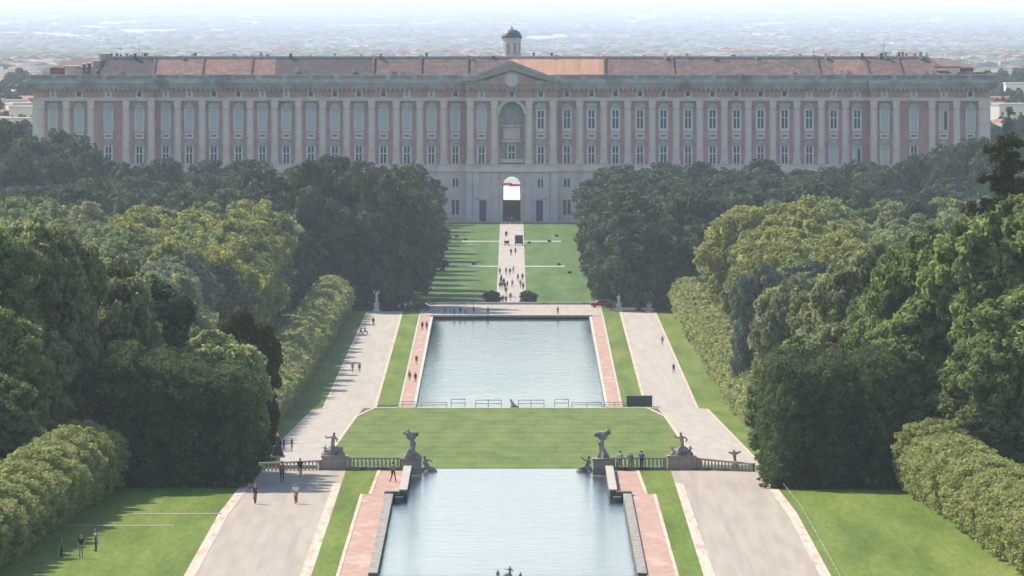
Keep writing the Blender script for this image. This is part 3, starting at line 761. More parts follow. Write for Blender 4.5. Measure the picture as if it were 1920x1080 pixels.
def trunk_mesh(h, r, bigs, seed):
    R = random.Random(seed); mb = MB()
    pts = [Vector((0, 0, -.6)), Vector((R.uniform(-.2, .2), R.uniform(-.2, .2), h*.35)), Vector((R.uniform(-.4, .4), R.uniform(-.4, .4), h*.7))]
    mb.tube(pts[0], pts[1], r*1.25, r*.85, 8); mb.tube(pts[1], pts[2], r*.85, r*.45, 8)
    for b in bigs[:7]:
        s = pts[1].lerp(pts[2], R.uniform(.1, .9)); mb.tube(s, Vector(b[:3]), r*.4, r*.1, 5)
    me = bpy.data.meshes.new('trunk'); me.from_pydata(mb.v, [], mb.f); me.update(); me.materials.append(BARK)
    return me
def bigs_round(seed, H, Rr, low=.25, k=9, broad=False):
    """spreading crown: k overlapping masses between low*H and H"""
    R = random.Random(seed); out = []
    for i in range(k):
        f = (i+.5)/k; a = i*2.4+R.uniform(-.4, .4)
        z = H*(low+(.86-low)*f); w = Rr*(math.sin(PI*(.25+.62*f)) if not broad else min(1.05, .5+.95*f)*(.72 if i == k-1 else 1))
        out.append((w*.55*math.cos(a), w*.55*math.sin(a), z, Rr*R.uniform(.42, .6), Rr*R.uniform(.42, .6), Rr*R.uniform(.36, .5)))
    out.append((0, 0, H*(.5+low/2), Rr*.6, Rr*.6, H*(1-low)*.42))
    out.append((R.uniform(-1, 1), R.uniform(-1, 1), H*.86, Rr*.42, Rr*.42, H*.13))
    return out
SPEC = {}
def make_tree(name, seed, leafkey, H, Rr, low, n_small, r_small, n_leaf, leaf, single=False, k=9, bigs=None, core=.8):
    bg_ = bigs or bigs_round(seed, H, Rr, low, k, name == 'broadleaf_tree')
    cm = leaf_crown(seed, bg_, n_small, r_small, n_leaf, leaf, core=core)
    tm = trunk_mesh(H*.8, H*.018+.12, bg_, seed)
    return name, cm, tm, leafkey
_cm_cache = {}
def put_tree(T, loc, rz, sc, label, group=None, leafkey=None, cat='tree', parts=True, name=None):
    nm, cm, tm, lk = T; lk = leafkey or lk; nm = name or nm
    key = (cm.name, lk)
    if key not in _cm_cache:
        c2 = cm.copy(); c2.materials.clear(); c2.materials.append(LF[lk]); _cm_cache[key] = c2
    c2 = _cm_cache[key]
    if parts:
        r = empty(nm, loc, rz); r.scale = sc if isinstance(sc, tuple) else (sc,)*3
        o = bpy.data.objects.new('crown', c2); COL.objects.link(o); o.parent = r
        o = bpy.data.objects.new('trunk', tm); COL.objects.link(o); o.parent = r
    else:
        r = bpy.data.objects.new(nm, c2); COL.objects.link(r); r.location = loc; r.rotation_euler = (0, 0, rz); r.scale = sc if isinstance(sc, tuple) else (sc,)*3
    tag(r, label, cat, group); return r

# --- tree meshes (shared by the copies)
ILEX = [make_tree('holm_oak', 100+i, 'ilex', 20, 8.2, .12, 85, 1.7, 60, .62, k=8, core=.74) for i in range(4)]
MIDT = [make_tree('broadleaf_tree', 200+i, 'green', 23, 6.6, .10, 150, 1.25, 80, .42, k=10, core=.74) for i in range(5)]
NEART = [make_tree('broadleaf_tree', 300+i, 'green', 24, 7.0, .08, 460, .9, 75, .33, k=14, core=.6) for i in range(3)]
def clip_bigs(w, d, h): return [(0, 0, h*.5, w*.56, d*.56, h*.5), (0, 0, h*.62, w*.62, d*.6, h*.40), (0, 0, h*.3, w*.55, d*.55, h*.34)]
CLIP = [make_tree('clipped_tree', 400+i, 'hedge', 6.8, 3, .1, 420, .38, 46, .13, bigs=clip_bigs(5.0, 5.6, 6.8), core=.9) for i in range(3)]
CLIPF = [make_tree('clipped_tree', 420+i, 'hedge', 7.0, 3.4, .1, 150, .6, 36, .24, bigs=clip_bigs(5.4, 7.4, 7.0), core=.9) for i in range(3)]

def half(y): return 960/F*y
R = random.Random(11)
ONES = ['', 'first', 'second', 'third', 'fourth', 'fifth', 'sixth', 'seventh', 'eighth', 'ninth', 'tenth', 'eleventh', 'twelfth', 'thirteenth', 'fourteenth', 'fifteenth', 'sixteenth', 'seventeenth', 'eighteenth', 'nineteenth']
TENS = {20: 'twent', 30: 'thirt', 40: 'fort', 50: 'fift', 60: 'sixt', 70: 'sevent', 80: 'eight', 90: 'ninet', 100: 'hundred'}
def nth(n):
    if n < 20: return ONES[n]
    if n == 100: return 'hundredth'
    if n > 100: return 'hundred and '+nth(n-100)
    t = n//10*10; return TENS[t]+('ieth' if n % 10 == 0 else 'y-'+ONES[n % 10])
TREE_NAMES = {'green': 'green_tree', 'mid': 'elm_tree', 'olive': 'olive_green_tree', 'yellow': 'yellow_green_tree', 'grey': 'grey_green_tree', 'ilex': 'evergreen_tree', 'hedge': 'pale_green_tree', 'copper': 'brownish_tree', 'light_green': 'light_green_tree'}  # names chosen per leaf colour; species not identified
# --- holm oak wood between the pond and the palace
zones = ['front edge', 'inner']
n_il = 0
ilex_spots = []
for sg in (-1, 1):
    y = 2100.0; row = 0
    while y < 2735:
        x0 = 23.5 if y < 2500 else 25.5
        x = x0 + (0 if row % 2 else 1.5); col = 0
        while x < half(y)+4:
            ilex_spots.append((sg, x+(R.uniform(-.6, .6) if col == 0 else R.uniform(-2, 2)), y+R.uniform(-5, 5), row, col)); x += 11.5 if col == 0 else 13.0; col += 1
        y += 22 if row < 4 else 32; row += 1
for sg, x, y, row, col in ilex_spots:
    side = 'left' if sg < 0 else 'right'
    H = R.uniform(.86, 1.1)*(1.08 if row < 2 else 1)
    if row > 2 and col > 0: H *= R.choice([.86, .95, 1.0, 1.07])
    if col == 0: H *= .98
    if y > 2230: H *= .76
    elif sg < 0 and col < 3: H *= 1.2
    else: H *= .98
    near = row < 2 or col == 0
    if near: lab = f'{nth(row+1)} dark holm oak from the pond, {nth(col+1)} from the lawn, {side} palace wood'; gr = f'holm oaks edging the {side} wood before the palace, {"pond side" if row < 2 else "lawn side"}'
    else: lab = f'inner dark holm oak, {side} palace wood, {nth(row+1)} row from pond, {nth(col+1)} from lawn'; gr = f'holm oaks of the {side} wood before the palace'
    put_tree(ILEX[R.randrange(4)], (sg*x, y, zg(y)), R.uniform(0, 6.3), (R.uniform(.9, 1.08), R.uniform(.9, 1.08), H), lab, gr, parts=near)
    n_il += 1
# taller ones hiding the palace corners
_cn = {'left': 0, 'right': 0}
for px, py, y, s in sorted(((-10, 225, 2640, 1.25), (28, 232, 2660, 1.2), (60, 262, 2600, 1.05), (98, 246, 2690, 1.3), (140, 262, 2670, 1.2), (170, 285, 2640, 1.1), (235, 305, 2620, 1.0), (205, 300, 2700, 1.0), (120, 290, 2560, 1.0), (30, 280, 2520, 1.0),
                    (1720, 290, 2640, 1.05), (1760, 272, 2680, 1.2), (1800, 262, 2670, 1.2), (1835, 262, 2640, 1.2), (1880, 268, 2600, 1.2), (1690, 305, 2600, 1.0), (1925, 255, 2610, 1.2), (1560, 315, 2560, 1.0), (1780, 300, 2560, 1.0))):
    _k = 'left' if px < 900 else 'right'; _cn[_k] += 1; _ci = _cn[_k]
    x = CAMX+(px-VX)*y/F; ztop = 90-(py-VY)*y/F; h = (ztop-zg(y))/20.5
    s_ = 'left' if px < 900 else 'right'
    put_tree(ILEX[R.randrange(4)], (x, y, zg(y)), R.uniform(0, 6), (h*.85, h*.85, h), f'tall dark evergreen before the {s_} palace corner, {nth(_ci)} counted from the left', f'tall evergreens hiding the {s_} corner of the palace')

# --- mixed woods along both hedges
KEYS = ['green', 'olive', 'mid', 'mid', 'green', 'olive', 'ilex']
cnt = 0
ADJ = {'green': 'green', 'olive': 'olive green', 'mid': 'deep green', 'ilex': 'dark', 'yellow': 'yellow green', 'grey': 'grey green', 'copper': 'brownish', 'hedge': 'light green'}
for sg in (-1, 1):
    y = 968.0; row = 0
    side = 'left' if sg < 0 else 'right'
    while y < 2085:
        xin = (54 if y < 1740 else 48.5) if sg < 0 else (46 if y < 1900 else 43)
        if y < 1040: xin = 38
        x = xin; col = 0
        step = 10.0
        while x < half(y)+5 and col < 7:
            key = R.choice(KEYS)
            h = R.uniform(.80, 1.04)
            yy = y+R.uniform(-4, 4); xx = x+(R.uniform(-1, 1) if col == 0 else R.uniform(-2.5, 2.5))
            if 1760 < yy < 2000 and sg < 0 and xx < 72: key = 'yellow' if R.random() < .75 else 'green'; h = R.uniform(.95, 1.06)
            if 1700 < yy < 1990 and sg > 0 and xx < 62: key = 'yellow' if R.random() < .7 else 'green'; h = R.uniform(.98, 1.1)
            if sg > 0 and 1560 < yy < 1740 and col == 1 and R.random() < .5: key = 'grey'
            if sg < 0 and 1560 < yy < 1740 and col == 0: key = R.choice(['grey', 'olive'])
            if sg < 0 and 1040 < yy < 1500: h *= .84
            big = yy < 1150
            T = (NEART if big else MIDT)[R.randrange(3 if big else 5)]
            near_word = 'nearer' if yy < 1400 else ('middle' if yy < 1750 else 'farther')
            lab = f'{ADJ[key]} tree, {side} wood, {nth(row+1)} row beyond terrace, {nth(col+1)} from hedge'
            put_tree(T, (sg*xx, yy, zg(yy)), R.uniform(0, 6.3), (R.uniform(.88, 1.05), R.uniform(.88, 1.05), h), lab, f'{ADJ[key]} trees in the {near_word} part of the {side} wood' + (' by the hedge' if col == 0 else ''), key,
                     parts=(col < 2 or big), name=TREE_NAMES[key])
            cnt += 1; x += step; col += 1
        y += 17 if y < 1300 else 21; row += 1
# --- big trees of the near terrace, placed one by one: (px, py of top, distance, width, leaf, label)
BIG = [(-40, 400, 925, 7.5, 'green', 'tall green tree cut by the left picture edge, behind the near hedge'),
       (60, 388, 935, 7.5, 'olive', 'tall olive green tree with rounded top at far left'),
       (105, 405, 952, 6.0, 'olive', 'sunlit rounded treetop beside the tall tree at far left'),
       (5, 560, 912, 6.5, 'green', 'lower spreading tree behind the near hedge at the left picture edge'),
       (52, 590, 918, 6.0, 'olive', 'dark olive tree with ragged branches above the near left hedge'),
       (-20, 690, 895, 6.0, 'mid', 'low tree in the left picture corner above the hedge'),
       (205, 462, 965, 7.0, 'olive', 'full crowned olive tree rising in the middle of the left wood'),
       (160, 640, 970, 5.5, 'mid', 'dark tree in shade between the near left hedge and the tall wood'),
       (245, 560, 975, 6.0, 'mid', 'shaded dark tree under the full crowned olive tree at left'),
       (290, 590, 1000, 5.5, 'olive', 'slender olive tree left of the light green rounded tree'),
       (330, 590, 1010, 5.0, 'mid', 'grey green tree behind the light green rounded tree'),
       (395, 608, 960, 6.6, 'light_green', 'light green rounded tree left of the brownish tree'),
       (462, 562, 1030, 4.6, 'copper', 'dark brownish tree on the right flank of the left wood'),
       (458, 705, 962, 4.0, 'mid', 'dark low tree under the brownish tree, right flank of the left wood'),
       (1920, 350, 935, 8.0, 'green', 'very tall green tree cut by the right picture edge'),
       (1825, 372, 968, 7.5, 'green', 'very tall dense green tree at far right, below the dark cedar'),
       (1740, 405, 975, 6.5, 'mid', 'tall green tree left of the tallest trees at far right'),
       (1950, 520, 912, 7.0, 'green', 'green tree above the hedge at the right picture edge'),
       (1890, 600, 922, 6.5, 'mid', 'leafy tree below the tallest trees at far right'),
       (1650, 440, 1080, 6.5, 'olive', 'olive tree standing in the middle of the right wood'),
       (1580, 480, 1150, 6.5, 'olive', 'sunlit olive crown in the middle of the right wood'),
       (1590, 590, 1010, 6.0, 'olive', 'leafy olive tree above the dark clipped block at right'),
       (1560, 520, 1250, 6.5, 'mid', 'deep green tree behind the dark clipped block at right'),
       (1505, 500, 1380, 6.5, 'olive', 'olive tree beside the far right hedge, above the clipped block'),
       (1425, 480, 1640, 5.0, 'grey', 'pale grey green tree beside the far right hedge'),
       (1680, 640, 985, 6.0, 'mid', 'dark tree at the right end of the clipped block on the right'),
       (1785, 640, 965, 6.0, 'mid', 'leafy tree behind the near right hedge, left of the tall trees'),
       (1880, 745, 912, 4.5, 'olive', 'olive green bushy tree behind the near right hedge'),
       (1500, 620, 1000, 5.5, 'mid', 'deep green tree directly over the dark clipped block at right')]
for i, (px, py, y, w, key, lab) in enumerate(BIG):
    x = CAMX+(px-VX)*y/F; ztop = 90-(py-VY)*y/F; h = (ztop-zg(y))/25.0; w *= (.66 if px < 960 else .84)
    put_tree(NEART[i % 3], (x, y, zg(y)), i*1.3, (w/7.0, w/7.0, h), lab, None, key, name=TREE_NAMES[key])
# --- clipped trees forming the hedges
hp = [(770, 41.4), (813, 39.4), (906, 35.4), (936, 34.2)]
for sg in (-1, 1):
    side = 'left' if sg < 0 else 'right'
    y = 772.0; k = 0
    while y < 917:
        x = xat(hp, y)+1.2
        put_tree(CLIP[R.randrange(3)], (sg*(x+R.uniform(-.3, .3)), y, zg(y)-.2), R.uniform(0, 6), (R.uniform(.9, 1.12), R.uniform(.84, .98), R.uniform(.72, .92)),
                 f'{nth(k+1)} light green clipped tree from the camera end of the near {side} hedge', f'clipped trees of the near {side} hedge'); y += 5.1; k += 1
    hf = [(1000, 36.5), (1700, 36.2), (2080, 33.2), (2090, 33)]
    y = 1005.0
    while y < 2085:
        x = xat(hf, y)+1.5
        put_tree(CLIPF[R.randrange(3)], (sg*(x+R.uniform(-.3, .3)), y, zg(y)-.2), R.choice([0, PI])+R.uniform(-.2, .2), (R.uniform(.95, 1.1), R.uniform(.95, 1.1), R.uniform(.92, 1.1)),
                 f'{nth(int((y-1005)/8.2+.5)+1)} clipped tree beyond the terrace in the long {side} roadside hedge', f'clipped trees of the far {side} hedge', parts=y < 1500); y += 8.2
# --- clipped evergreen blocks at the ends of the terrace
def block(name, x0, x1, y0, y1, h0, h1, seed, key, label, leaf=.16):
    Rr = np.random.RandomState(seed); bg_ = []
    nx = max(2, int((x1-x0)/3)); nz = max(2, int(h1/2.6))
    for i in range(nx):
        for j in range(nz):
            for yy in np.linspace(y0+1.6, y1-1.6, max(2, int((y1-y0)/4.5))):
                hh = h0+(h1-h0)*(i+.5)/nx; z = hh*(j+.5)/nz
                bg_.append(((x0+(x1-x0)*(i+.5)/nx)+Rr.uniform(-.3, .3), yy+Rr.uniform(-.3, .3), z, 2.1, 2.1, hh/nz*.85))
    cm = leaf_crown(seed, bg_, 2300, .6, 60, leaf, core=.68)
    cm.materials.append(LF[key])
    zb_ = min(zg(y0), zg(y1)); r = empty(name, ((x0+x1)/2, (y0+y1)/2, zb_)); tag(r, label, 'hedge')
    o = bpy.data.objects.new('foliage', cm); COL.objects.link(o); o.parent = r; o.location = (-(x0+x1)/2, -(y0+y1)/2, 0)
    mb = MB(); 
    for i in range(nx): mb.tube((x0+(x1-x0)*(i+.5)/nx-(x0+x1)/2, 0, -.3), (x0+(x1-x0)*(i+.5)/nx-(x0+x1)/2, 0, 3), .2, .12, 6)
    mb.build('stem', BARK, r)
    return r
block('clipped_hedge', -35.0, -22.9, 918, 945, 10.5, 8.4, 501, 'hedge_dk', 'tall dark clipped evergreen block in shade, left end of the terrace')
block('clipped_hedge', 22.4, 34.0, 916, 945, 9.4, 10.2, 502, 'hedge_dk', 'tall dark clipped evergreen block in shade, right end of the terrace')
# --- cedar at the far right, dark conifer by the palace
def cedar(name, x, y, H, seed, label, key='copper'):
    Rr = random.Random(seed); r = empty(name, (x, y, zg(y))); tag(r, label, 'tree')
    bg_ = []
    for i in range(16):
        f = i/15; a = i*2.4; rad = (1-f)*4.5+.8; bg_.append((rad*math.cos(a)*.8, rad*math.sin(a)*.8, H*(.55+.42*f), 2.0-.7*f, 2.0-.7*f, .65))
    cm = leaf_crown(seed, bg_, 170, .6, 60, .2, core=.6); cm.materials.append(LF[key])
    o = bpy.data.objects.new('crown', cm); COL.objects.link(o); o.parent = r
    tm = trunk_mesh(H*1.2, .45, bg_, seed); o = bpy.data.objects.new('trunk', tm); COL.objects.link(o); o.parent = r
    return r
LF['cedar'] = leaf_mat('cedar_needles', (.02, .022, .008), (.03, .03, .01), (.09, .085, .02), .15)
yy = 965.0
cedar('cedar_tree', CAMX+(1888-VX)*yy/F, yy, 90-(247-VY)*yy/F-zg(yy), 77, 'dark cedar with layered branches standing above the trees at far right', 'cedar')
yy = 2700.0
bg_ = [(0, 0, z, (34-z)*.16+.4, (34-z)*.16+.4, 2.6) for z in range(4, 36, 3)]
cm = leaf_crown(88, bg_, 200, .9, 40, .4, core=.8); cm.materials.append(LF['town'])
r = empty('conifer', (CAMX+(1891-VX)*yy/F, yy, zg(yy))); tag(r, 'dark pointed conifer beside the right end of the palace', 'tree')
o = bpy.data.objects.new('crown', cm); COL.objects.link(o); o.parent = r; r.scale = (1, 1, (90-(196-VY)*yy/F-zg(yy))/37)
o = bpy.data.objects.new('trunk', trunk_mesh(20, .4, [], 5)); COL.objects.link(o); o.parent = r
# --- round bushes at the foot of the avenue, small shrubs on the palace lawns
BUSH = make_tree('round_bush', 600, 'ilex', 2.8, 2, .1, 40, .5, 40, .2, bigs=[(0, 0, 1.3, 1.9, 1.9, 1.5), (.3, .2, 2.0, 1.2, 1.2, .9)], core=.9)
for px in (922, 990):
    x, y = at(px, 570, 2070, 2300); put_tree(BUSH, (x, y+2, zg(y)), px, .85, f'dark round bush on the {"left" if px < 950 else "right"} side at the foot of the avenue', None, cat='bush')
for _si, (px, py) in enumerate(sorted(((873, 451), (888, 497), (1030, 454), (992, 457), (856, 445), (1048, 498), (1068, 513), (1044, 444)))):
    x, y = at(px, py, 2100, 2740)
    put_tree(BUSH, (x, y, zg(y)), px, .2, f'small dark shrub on the palace lawns, {nth(_si+1)} of eight counted from the left', 'small shrubs on the palace lawns', cat='shrub', parts=False, name='shrub')


# ------------------------------------------------------------------ remeshed bodies (people, sculptures)
def chain_mesh(name, segs, voxel, fingers=(), smooth=2):
    """segs: (p0, p1, r0, r1, label). Tapered capsules fused into one continuous skin; each face takes the label of its nearest segment."""
    mb = MB()
    for p0, p1, r0, r1, lb in segs:
        mb.tube(p0, p1, r0, r1, 12); mb.ball(p0, r0, 12, 8); mb.ball(p1, r1, 12, 8)
    me = bpy.data.meshes.new(name+'_raw'); me.from_pydata(mb.v, [], mb.f)
    o = bpy.data.objects.new(name+'_raw', me); COL.objects.link(o)
    rm = o.modifiers.new('r', 'REMESH'); rm.mode = 'VOXEL'; rm.voxel_size = voxel
    sm = o.modifiers.new('s', 'SMOOTH'); sm.iterations = smooth; sm.factor = .5
    dg = bpy.context.evaluated_depsgraph_get(); dg.update()
    out = bpy.data.meshes.new_from_object(o.evaluated_get(dg)); out.name = name
    bpy.data.objects.remove(o); bpy.data.meshes.remove(me)
    if fingers:
        fb = MB()
        for p0, p1, r0, r1, lb in fingers: fb.tube(p0, p1, r0, r1, 6); fb.ball(p1, r1, 6, 4)
        bm = bmesh.new(); bm.from_mesh(out)
        vs = [bm.verts.new(v) for v in fb.v]
        for f in fb.f:
            try: bm.faces.new([vs[i] for i in f])
            except ValueError: pass
        bm.to_mesh(out); bm.free(); segs = list(segs)+list(fingers)
    P0 = np.array([s[0] for s in segs], float); P1 = np.array([s[1] for s in segs], float)
    R0 = np.array([s[2] for s in segs]); R1 = np.array([s[3] for s in segs]); LB = np.array([s[4] for s in segs])
    n = len(out.polygons); c = np.zeros(n*3); out.polygons.foreach_get('center', c); c = c.reshape(-1, 3)
    D = P1-P0; DD = (D**2).sum(1)+1e-9
    t = np.clip(((c[:, None, :]-P0)*D).sum(2)/DD, 0, 1)
    d = np.linalg.norm(c[:, None, :]-(P0+t[:, :, None]*D), axis=2)-(R0+(R1-R0)*t)
    out.polygons.foreach_set('material_index', LB[d.argmin(1)].astype(np.int32))
    out.polygons.foreach_set('use_smooth', np.ones(n, bool)); out.update()
    return out
SKIN, SHIRT, TROU, SHOE = 0, 1, 2, 3
def cm_(name, c, r=.8): return mat(name, c, rough=r)
SK = [cm_('skin_light', (.55, .33, .24)), cm_('skin_tan', (.36, .2, .13))]
CL = {k: cm_('cloth_'+k, v, .9) for k, v in {'white': (.75, .75, .74), 'black': (.02, .02, .025), 'navy': (.03, .045, .12), 'blue': (.05, .16, .36), 'jeans': (.07, .11, .2), 'red': (.45, .05, .03), 'orange': (.5, .13, .05),
      'grey': (.22, .22, .23), 'khaki': (.33, .28, .18), 'pale': (.5, .52, .58), 'maroon': (.16, .03, .04), 'green': (.08, .16, .08), 'pink': (.55, .25, .28), 'lilac': (.35, .34, .5)}.items()}
HAIR = {'dark': cm_('hair_dark', (.02, .014, .01)), 'brown': cm_('hair_brown', (.08, .045, .02)), 'grey': cm_('hair_grey', (.4, .39, .37)), 'blond': cm_('hair_blond', (.4, .28, .12)), 'cap': cm_('cap_white', (.75, .75, .72))}
def hand_segs(w, e, lab=SKIN, curl=.5):
    """palm and five bent fingers continuing the forearm e->w"""
    w = Vector(w); e = Vector(e); d = (w-e).normalized(); side = d.cross(Vector((0, 0, 1)) if abs(d.z) < .9 else Vector((0, 1, 0))).normalized(); n = side.cross(d)
    palm = [(tuple(w), tuple(w+d*.075), .024, .034, lab), (tuple(w+d*.04+side*.018), tuple(w+d*.08+side*.02), .02, .02, lab), (tuple(w+d*.04-side*.018), tuple(w+d*.08-side*.02), .02, .02, lab)]
    fs = []
    for k, (o, L_) in enumerate(((-.03, .06), (-.011, .078), (.010, .072), (.03, .055))):
        a = w+d*.085+side*o; b_ = a+(d*(1-curl*.3)+n*-curl*.5)*L_*.55; c = b_+(d*(1-curl)+n*-curl)*L_*.5
        fs += [(tuple(a), tuple(b_), .0095, .009, lab), (tuple(b_), tuple(c), .009, .007, lab)]
    a = w+d*.03-side*.03; b_ = a+(d*.5-side*.8)*.035; c = b_+(d*.9-side*.1)*.03
    fs += [(tuple(a), tuple(b_), .012, .010, lab), (tuple(b_), tuple(c), .010, .008, lab)]
    return palm, fs
def person_mesh(name, J, sleeve='short', legs='long', robe=False, voxel=.017):
    """J: joint positions (metres, facing -Y)"""
    g_ = lambda k: J[k]
    sg = []
    pel, chest, neck, head = Vector(g_('pelvis')), Vector(g_('chest')), Vector(g_('neck')), Vector(g_('head'))
    up = (neck-pel).normalized(); rt = Vector((1, 0, 0))
    sg += [(pel-rt*.07, pel-rt*.07+up*.1, .11, .11, TROU), (pel+rt*.07, pel+rt*.07+up*.1, .11, .11, TROU), (pel+up*.1, chest, .125, .14, SHIRT),
           (chest-rt*.07, chest+rt*.07, .13, .13, SHIRT), (chest+up*.1-rt*.1, chest+up*.1+rt*.1, .085, .085, SHIRT), (pel+up*.1-rt*.05, chest-rt*.06, .11, .12, SHIRT), (pel+up*.1+rt*.05, chest+rt*.06, .11, .12, SHIRT)]
    sg += [(chest+up*.16, neck, .07, .055, SKIN), (neck, head-up*.06, .052, .055, SKIN)]
    hd = (head-neck).normalized(); fw = Vector(J.get('face', (0, -1, 0))).normalized()
    sg += [(head-hd*.01, head+hd*.045, .088, .094, SKIN), (head-hd*.07+fw*.03, head-hd*.02+fw*.02, .052, .07, SKIN), (head+fw*.085-hd*.02, head+fw*.105-hd*.035, .014, .017, SKIN),
           (head+fw*.075-hd*.066-rt*.015, head+fw*.075-hd*.066+rt*.015, .012, .012, SKIN)]
    ear = fw.cross(hd).normalized()
    for s in (-1, 1): sg.append((head+ear*s*.09-hd*.02, head+ear*s*.092+hd*.015, .014, .016, SKIN))
    fing = []
    for s, q in ((-1, 'l'), (1, 'r')):
        sh, el, wr = Vector(g_('sh'+q)), Vector(g_('el'+q)), Vector(g_('wr'+q))
        lab2 = SHIRT if sleeve == 'long' else SKIN
        sg += [(sh, sh.lerp(el, .55), .058, .05, SHIRT), (sh.lerp(el, .55), el, .046, .04, lab2), (el, wr, .04, .027, lab2)]
        pm, fs = hand_segs(wr, el); sg += pm; fing += fs
        hp_, kn, an = Vector(g_('hp'+q)), Vector(g_('kn'+q)), Vector(g_('an'+q)); tf = Vector(J.get('toe'+q, tuple(an+Vector((0, -.15, -.05)))))
        lab3 = TROU if legs == 'long' else SKIN
        sg += [(hp_, hp_.lerp(kn, .7), .092, .07, TROU), (hp_.lerp(kn, .7), kn, .066, .055, lab3), (kn, kn.lerp(an, .35), .055, .056, lab3), (kn.lerp(an, .35), an, .056, .038, lab3)]
        sg += [(an+Vector((0, .02, -.02)), an+Vector((0, .03, -.045)), .04, .035, SHOE), (an+Vector((0, 0, -.04)), tf, .038, .032, SHOE)]
    if robe: sg += [(pel, pel+Vector((0, 0, -.75)), .17, .24, TROU), (pel+Vector((.08, 0, 0)), pel+Vector((.12, 0, -.8)), .14, .2, TROU)]
    me = chain_mesh(name, [(tuple(a), tuple(b), c, d, e) for a, b, c, d, e in sg], voxel, fing)
    # hair cap
    mb = MB(); c = head+hd*.035-fw*.012
    mb.ball((0, 0, 0), (.103, .106, .1), 14, 10)
    q = hd.to_track_quat('Z', 'Y')
    keep = []
    vs = [q @ Vector(v) + c for v in mb.v]
    for f, m_ in zip(mb.f, mb.m):
        ce = sum((vs[i] for i in f), Vector())/len(f)-c
        if not (ce.dot(fw) > .03 and ce.dot(hd) < .045) and ce.dot(hd) > -.075: keep.append(f)
    hm_ = bpy.data.meshes.new('hair'); hm_.from_pydata([tuple(v) for v in vs], [], keep); hm_.update()
    hm_.polygons.foreach_set('use_smooth', [True]*len(hm_.polygons))
    return me, hm_
def stand_J(**k):
    J = dict(pelvis=(0, 0, .93), chest=(0, 0, 1.24), neck=(0, .0, 1.47), head=(0, -.02, 1.62),
             shl=(-.18, 0, 1.40), ell=(-.23, .02, 1.12), wrl=(-.24, -.05, .87), shr=(.18, 0, 1.40), elr=(.23, .02, 1.12), wrr=(.24, -.05, .87),
             hpl=(-.09, 0, .9), knl=(-.1, -.01, .49), anl=(-.11, .01, .08), hpr=(.09, 0, .9), knr=(.1, -.01, .49), anr=(.11, .01, .08))
    J.update(k); return J
POSE = {
 'stand': person_mesh('standing', stand_J(), 'short', 'long'),
 'hips': person_mesh('standing_hips', stand_J(ell=(-.36, .06, 1.15), wrl=(-.2, -.03, .98), anl=(-.16, .02, .08), anr=(.16, -.02, .08)), 'long', 'long'),
 'walk': person_mesh('walking', stand_J(knl=(-.09, -.18, .53), anl=(-.1, -.27, .1), knr=(.09, .05, .5), anr=(.1, .33, .14), ell=(-.22, .14, 1.14), wrl=(-.22, .18, .9), elr=(.22, -.1, 1.13), wrr=(.2, -.26, .93)), 'short', 'long'),
 'walk_shorts': person_mesh('walking_shorts', stand_J(knl=(-.09, .04, .5), anl=(-.1, .3, .13), knr=(.09, -.16, .53), anr=(.1, -.24, .09), ell=(-.22, -.1, 1.13), wrl=(-.2, -.25, .93), elr=(.22, .14, 1.14), wrr=(.22, .18, .9)), 'short', 'short'),
 'lean': person_mesh('leaning', stand_J(pelvis=(0, .1, .92), chest=(0, -.06, 1.2), neck=(0, -.18, 1.4), head=(0, -.26, 1.53), shl=(-.18, -.14, 1.34), ell=(-.26, -.3, 1.12), wrl=(-.1, -.48, 1.12), shr=(.18, -.14, 1.34), elr=(.26, -.3, 1.12), wrr=(.1, -.48, 1.12),
     hpl=(-.09, .1, .9), hpr=(.09, .1, .9), knl=(-.1, .03, .49), knr=(.1, .0, .49)), 'short', 'long'),
 'cycle': person_mesh('cycling', stand_J(pelvis=(0, .22, .98), chest=(0, .0, 1.22), neck=(0, -.12, 1.42), head=(0, -.2, 1.55), shl=(-.18, -.08, 1.35), ell=(-.27, -.26, 1.17), wrl=(-.24, -.42, 1.03), shr=(.18, -.08, 1.35), elr=(.27, -.26, 1.17), wrr=(.24, -.42, 1.03),
     hpl=(-.09, .2, .95), knl=(-.11, -.17, .83), anl=(-.11, -.03, .46), hpr=(.09, .2, .95), knr=(.11, -.07, .62), anr=(.11, .1, .24)), 'short', 'short'),
 'sit': person_mesh('sitting', stand_J(pelvis=(0, .12, .5), chest=(0, .1, .82), neck=(0, .07, 1.04), head=(0, .03, 1.19), shl=(-.18, .1, .98), ell=(-.24, .05, .72), wrl=(-.14, -.18, .62), shr=(.18, .1, .98), elr=(.24, .05, .72), wrr=(.14, -.18, .62),
     hpl=(-.09, .08, .5), knl=(-.11, -.36, .52), anl=(-.11, -.38, .08), hpr=(.09, .08, .5), knr=(.11, -.36, .52), anr=(.11, -.38, .08)), 'short', 'long'),
}
def person(x, y, z, rz, pose, shirt, trou, label, group=None, hair='dark', skin=0, sc=1.0):
    me, hm_ = POSE[pose]
    if not me.materials:
        for m_ in (SK[0], CL['white'], CL['jeans'], CL['black']): me.materials.append(m_)
        hm_.materials.append(HAIR['dark'])
    o = bpy.data.objects.new('person', me); COL.objects.link(o); o.location = (x, y, z); o.rotation_euler = (0, 0, rz); o.scale = (sc,)*3
    for i, m_ in enumerate((SK[skin], CL[shirt], CL[trou])):
        o.material_slots[i].link = 'OBJECT'; o.material_slots[i].material = m_
    h = bpy.data.objects.new('hair' if hair != 'cap' else 'cap', hm_); COL.objects.link(h); h.parent = o
    h.material_slots[0].link = 'OBJECT'; h.material_slots[0].material = HAIR[hair]
    tag(o, label, 'person', group); return o
T_ = .06
def pz(y): return zg(y)+T_
